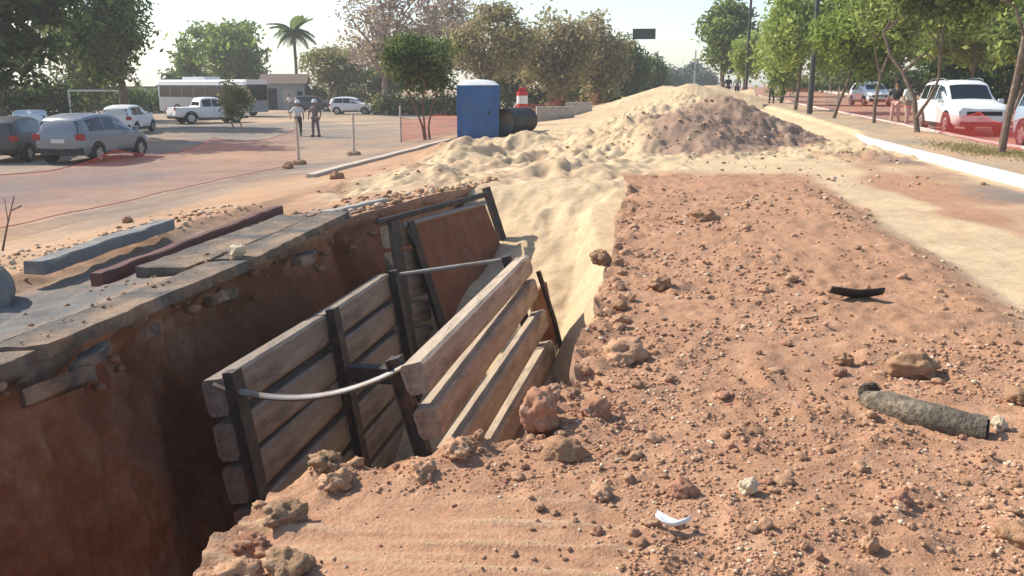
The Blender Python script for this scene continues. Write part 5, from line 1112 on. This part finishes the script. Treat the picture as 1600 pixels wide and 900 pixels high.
tree('tree', 1578, 24.5, (1480, 1720, -190, 10), 'thin barked trunk with bare angled branches by dense netting', ['mid', 'light'], 47, 7000, .10, .09, nl=24, frac=.28, spread=.18, group=gr, wts=.4, paths=[[(1577, 238, .10), (1580, 180), (1586, 110), (1590, 40), (1594, -60)], [(1587, 70, .04), (1574, 35), (1556, 22), (1550, -20)], [(1589, 60, .035), (1604, 30), (1616, -20)]])
for i, (px, d, bx_, lf, lb) in enumerate([(1525, 58, (1440, 1590, -10, 118), ['light', 'green'], 'bright green tree with slim trunk behind the white SUV'), (1590, 53, (1540, 1680, 0, 120), ['light', 'mid'], 'bright green tree with slim leaning trunk behind the pale blue car'),
        (1400, 77, (1330, 1470, 20, 130), ['mid', 'olive'], 'olive green tree across the carriageway behind the standing people'), (1300, 104, (1250, 1350, 30, 140), ['mid', 'green'], 'green tree across the carriageway past the leaning trunk'),
        (1480, 70, (1420, 1560, 10, 145), ['dark', 'mid'], 'dark shady tree across the carriageway behind the white SUV'), (1590, 66, (1530, 1680, -10, 145), ['dark', 'mid'], 'dark shady tree across the carriageway behind the pale blue car'), (1650, 52, (1590, 1760, -40, 130), ['mid', 'green'], 'green tree across the carriageway at the verge corner')]):
    tree('tree', px, d, bx_, lb, lf, 50 + i, 6500, .17 + .0015 * d, .10, nl=20, spread=.3, group=gr, wts=.4)
def hedge(name, px0, px1, dist, top, label, leaf, seed, n=5000):
    x0, y0 = at_d(px0, dist); x1, y1 = at_d(px1, dist); c = Vector(((x0 + x1) / 2, (y0 + y1) / 2)); z = gzf(c.x, c.y) if c.x < 6.3 else float(med_z(c.x, c.y))
    L = math.hypot(x1 - x0, y1 - y0); h = CAMH + (HORIZON - top) * pxm(dist) - z; rs = np.random.RandomState(seed); root = empty(name, (c.x, c.y, z), math.atan2(y1 - y0, x1 - x0), label, 'bush')
    lobes = [(u * L - L / 2, rs.normal(0, .5), h * rs.uniform(.3, .6), L * .09, 1.0, h * rs.uniform(.35, .5)) for u in np.linspace(0, 1, 12)]
    mb = MB(); rnd = random.Random(seed)
    for lb in lobes[::2]: limb(mb, (lb[0], lb[1], -.1), (lb[0] + .2, lb[1], lb[2]), .07, .02, rnd)
    mb.build('stem', M['bark'], root); link('foliage', crown_mesh('foliage', lobes, n, .2, seed, [LM[m] for m in leaf], 0, .4), None, root)
hedge('bush', 1330, 1480, 86, 112, 'dark bush row along the verge behind the standing people', ['dark', 'mid'], 81)
hedge('bush', 1480, 1660, 68, 105, 'dark bush row along the verge behind the white SUV', ['dark', 'mid'], 82)
hedge('bush', 590, 720, 80, 150, 'shadowy brown bush row behind the red netting', ['dark', 'olive'], 83)
hedge('bush', 830, 960, 82, 140, 'shadowy olive bush row behind the warning drum', ['dark', 'olive'], 84)
hedge('bush', 468, 610, 100, 128, 'olive bush row behind the white compact car', ['olive', 'mid'], 87)
hedge('bush', 395, 470, 112, 140, 'grey green bush row beside the shed', ['mid', 'far'], 88, 2500)
hedge('bush', 100, 262, 92, 138, 'dark bush row behind the goal frame', ['mid', 'dark'], 89)
hedge('bush', -40, 110, 68, 120, 'shadowy bush row behind the parked hatchbacks', ['dark', 'mid'], 85)
hedge('bush', 1232, 1330, 112, 122, 'green bush row along the verge past the yellow capped person', ['mid', 'olive'], 86)
# palm
x, y = at_d(463, 112); k = pxm(112); z = gzf(x, y); ht = CAMH + (HORIZON - 56) * k - z
pm = empty('palm_tree', (x, y, z), 0, 'single tall palm tree rising behind the shed', 'palm')
MB().tube([(0, 0, -.1), (.1, 0, ht * .5), (0, 0, ht)], [.24, .19, .17], 10).build('trunk', M['bark'], pm, True)
vs, fs = [], []; Lf = 2.6
for i in range(19):
    u = i / 18; c = Vector((Lf * u, 0, 1.0 * u - 1.9 * u * u)); wl_ = .95 * math.sin(math.pi * min(1, .12 + u * .88)) ** .6 + .1
    for s in (-1, 1):
        b0 = len(vs); vs += [c, c + Vector((.14, 0, 0)), c + Vector((.35 + .1, s * wl_ * .8, -.30 * wl_)), c + Vector((.28, s * wl_ * .8, -.34 * wl_))]; fs.append((b0, b0 + 1, b0 + 2, b0 + 3))
fm = MB().add(vs, fs).mesh('frond'); fm.materials.append(LM['mid']); ca = fm.color_attributes.new('tint', 'FLOAT_COLOR', 'POINT'); ca.data.foreach_set('color', np.tile([.45, .45, .45, 1], len(fm.vertices)).astype(np.float32))
rnd = random.Random(8)
for i in range(26):
    o = link('frond', fm, None, pm); o.location = (0, 0, ht); el_ = rnd.uniform(-.75, 1.25); o.rotation_euler = (0, -el_ * .8, i * 2.4); s_ = rnd.uniform(.8, 1.1); o.scale = (s_, s_, s_)
# low grass by the last trunk and along the verge
def grass(name, pts_fn, n, label, seed, hh=.06):
    rs = np.random.RandomState(seed); p = pts_fn(rs, n); a = rs.uniform(0, 6.28, n); h = hh * rs.uniform(.5, 1.4, n); w = .012 + .01 * rs.uniform(size=n); dx, dy = np.cos(a), np.sin(a); ln = rs.normal(size=(n, 2)) * .05
    V = np.stack([p - np.stack([dx * w, dy * w, 0 * w], -1), p + np.stack([dx * w, dy * w, 0 * w], -1), p + np.stack([ln[:, 0], ln[:, 1], h], -1)], 1).reshape(-1, 3)
    t = np.repeat(rs.uniform(0, 1, n), 3); me = bpy.data.meshes.new(name); raw_mesh(me, V, np.arange(n * 3).reshape(n, 3), np.stack([t, t, t], -1), 'tint'); return tag(link(name, me, LM['olive']), label, 'grass', kind='stuff')
def gp(rs, n):
    u = rs.normal(size=n); x = 8.3 + rs.normal(size=n) * .45; y = 24 + u * 1.5; return np.stack([x, y, med_z(x, y) - .02], -1)
grass('grass', gp, 2200, 'thin green grass patch at the foot of the median trunk', 3)

# ------------------------------------------------------------------ dusty air
hz = MB().box((-960, -960, -7.5), (960, 960, 17)).build('haze', None); tag(hz, 'pale dusty air over the whole site', 'haze', kind='stuff')
hm = bpy.data.materials.new('dusty_air'); hm.use_nodes = True; hn = hm.node_tree.nodes
for n_ in list(hn): hn.remove(n_)
ho = hn.new('ShaderNodeOutputMaterial'); pv = hn.new('ShaderNodeVolumePrincipled'); pv.inputs['Color'].default_value = (0.97, 0.96, 0.93, 1); pv.inputs['Density'].default_value = 0.0010; pv.inputs['Anisotropy'].default_value = 0.2
hm.node_tree.links.new(pv.outputs[0], ho.inputs['Volume']); hz.data.materials.clear(); hz.data.materials.append(hm)
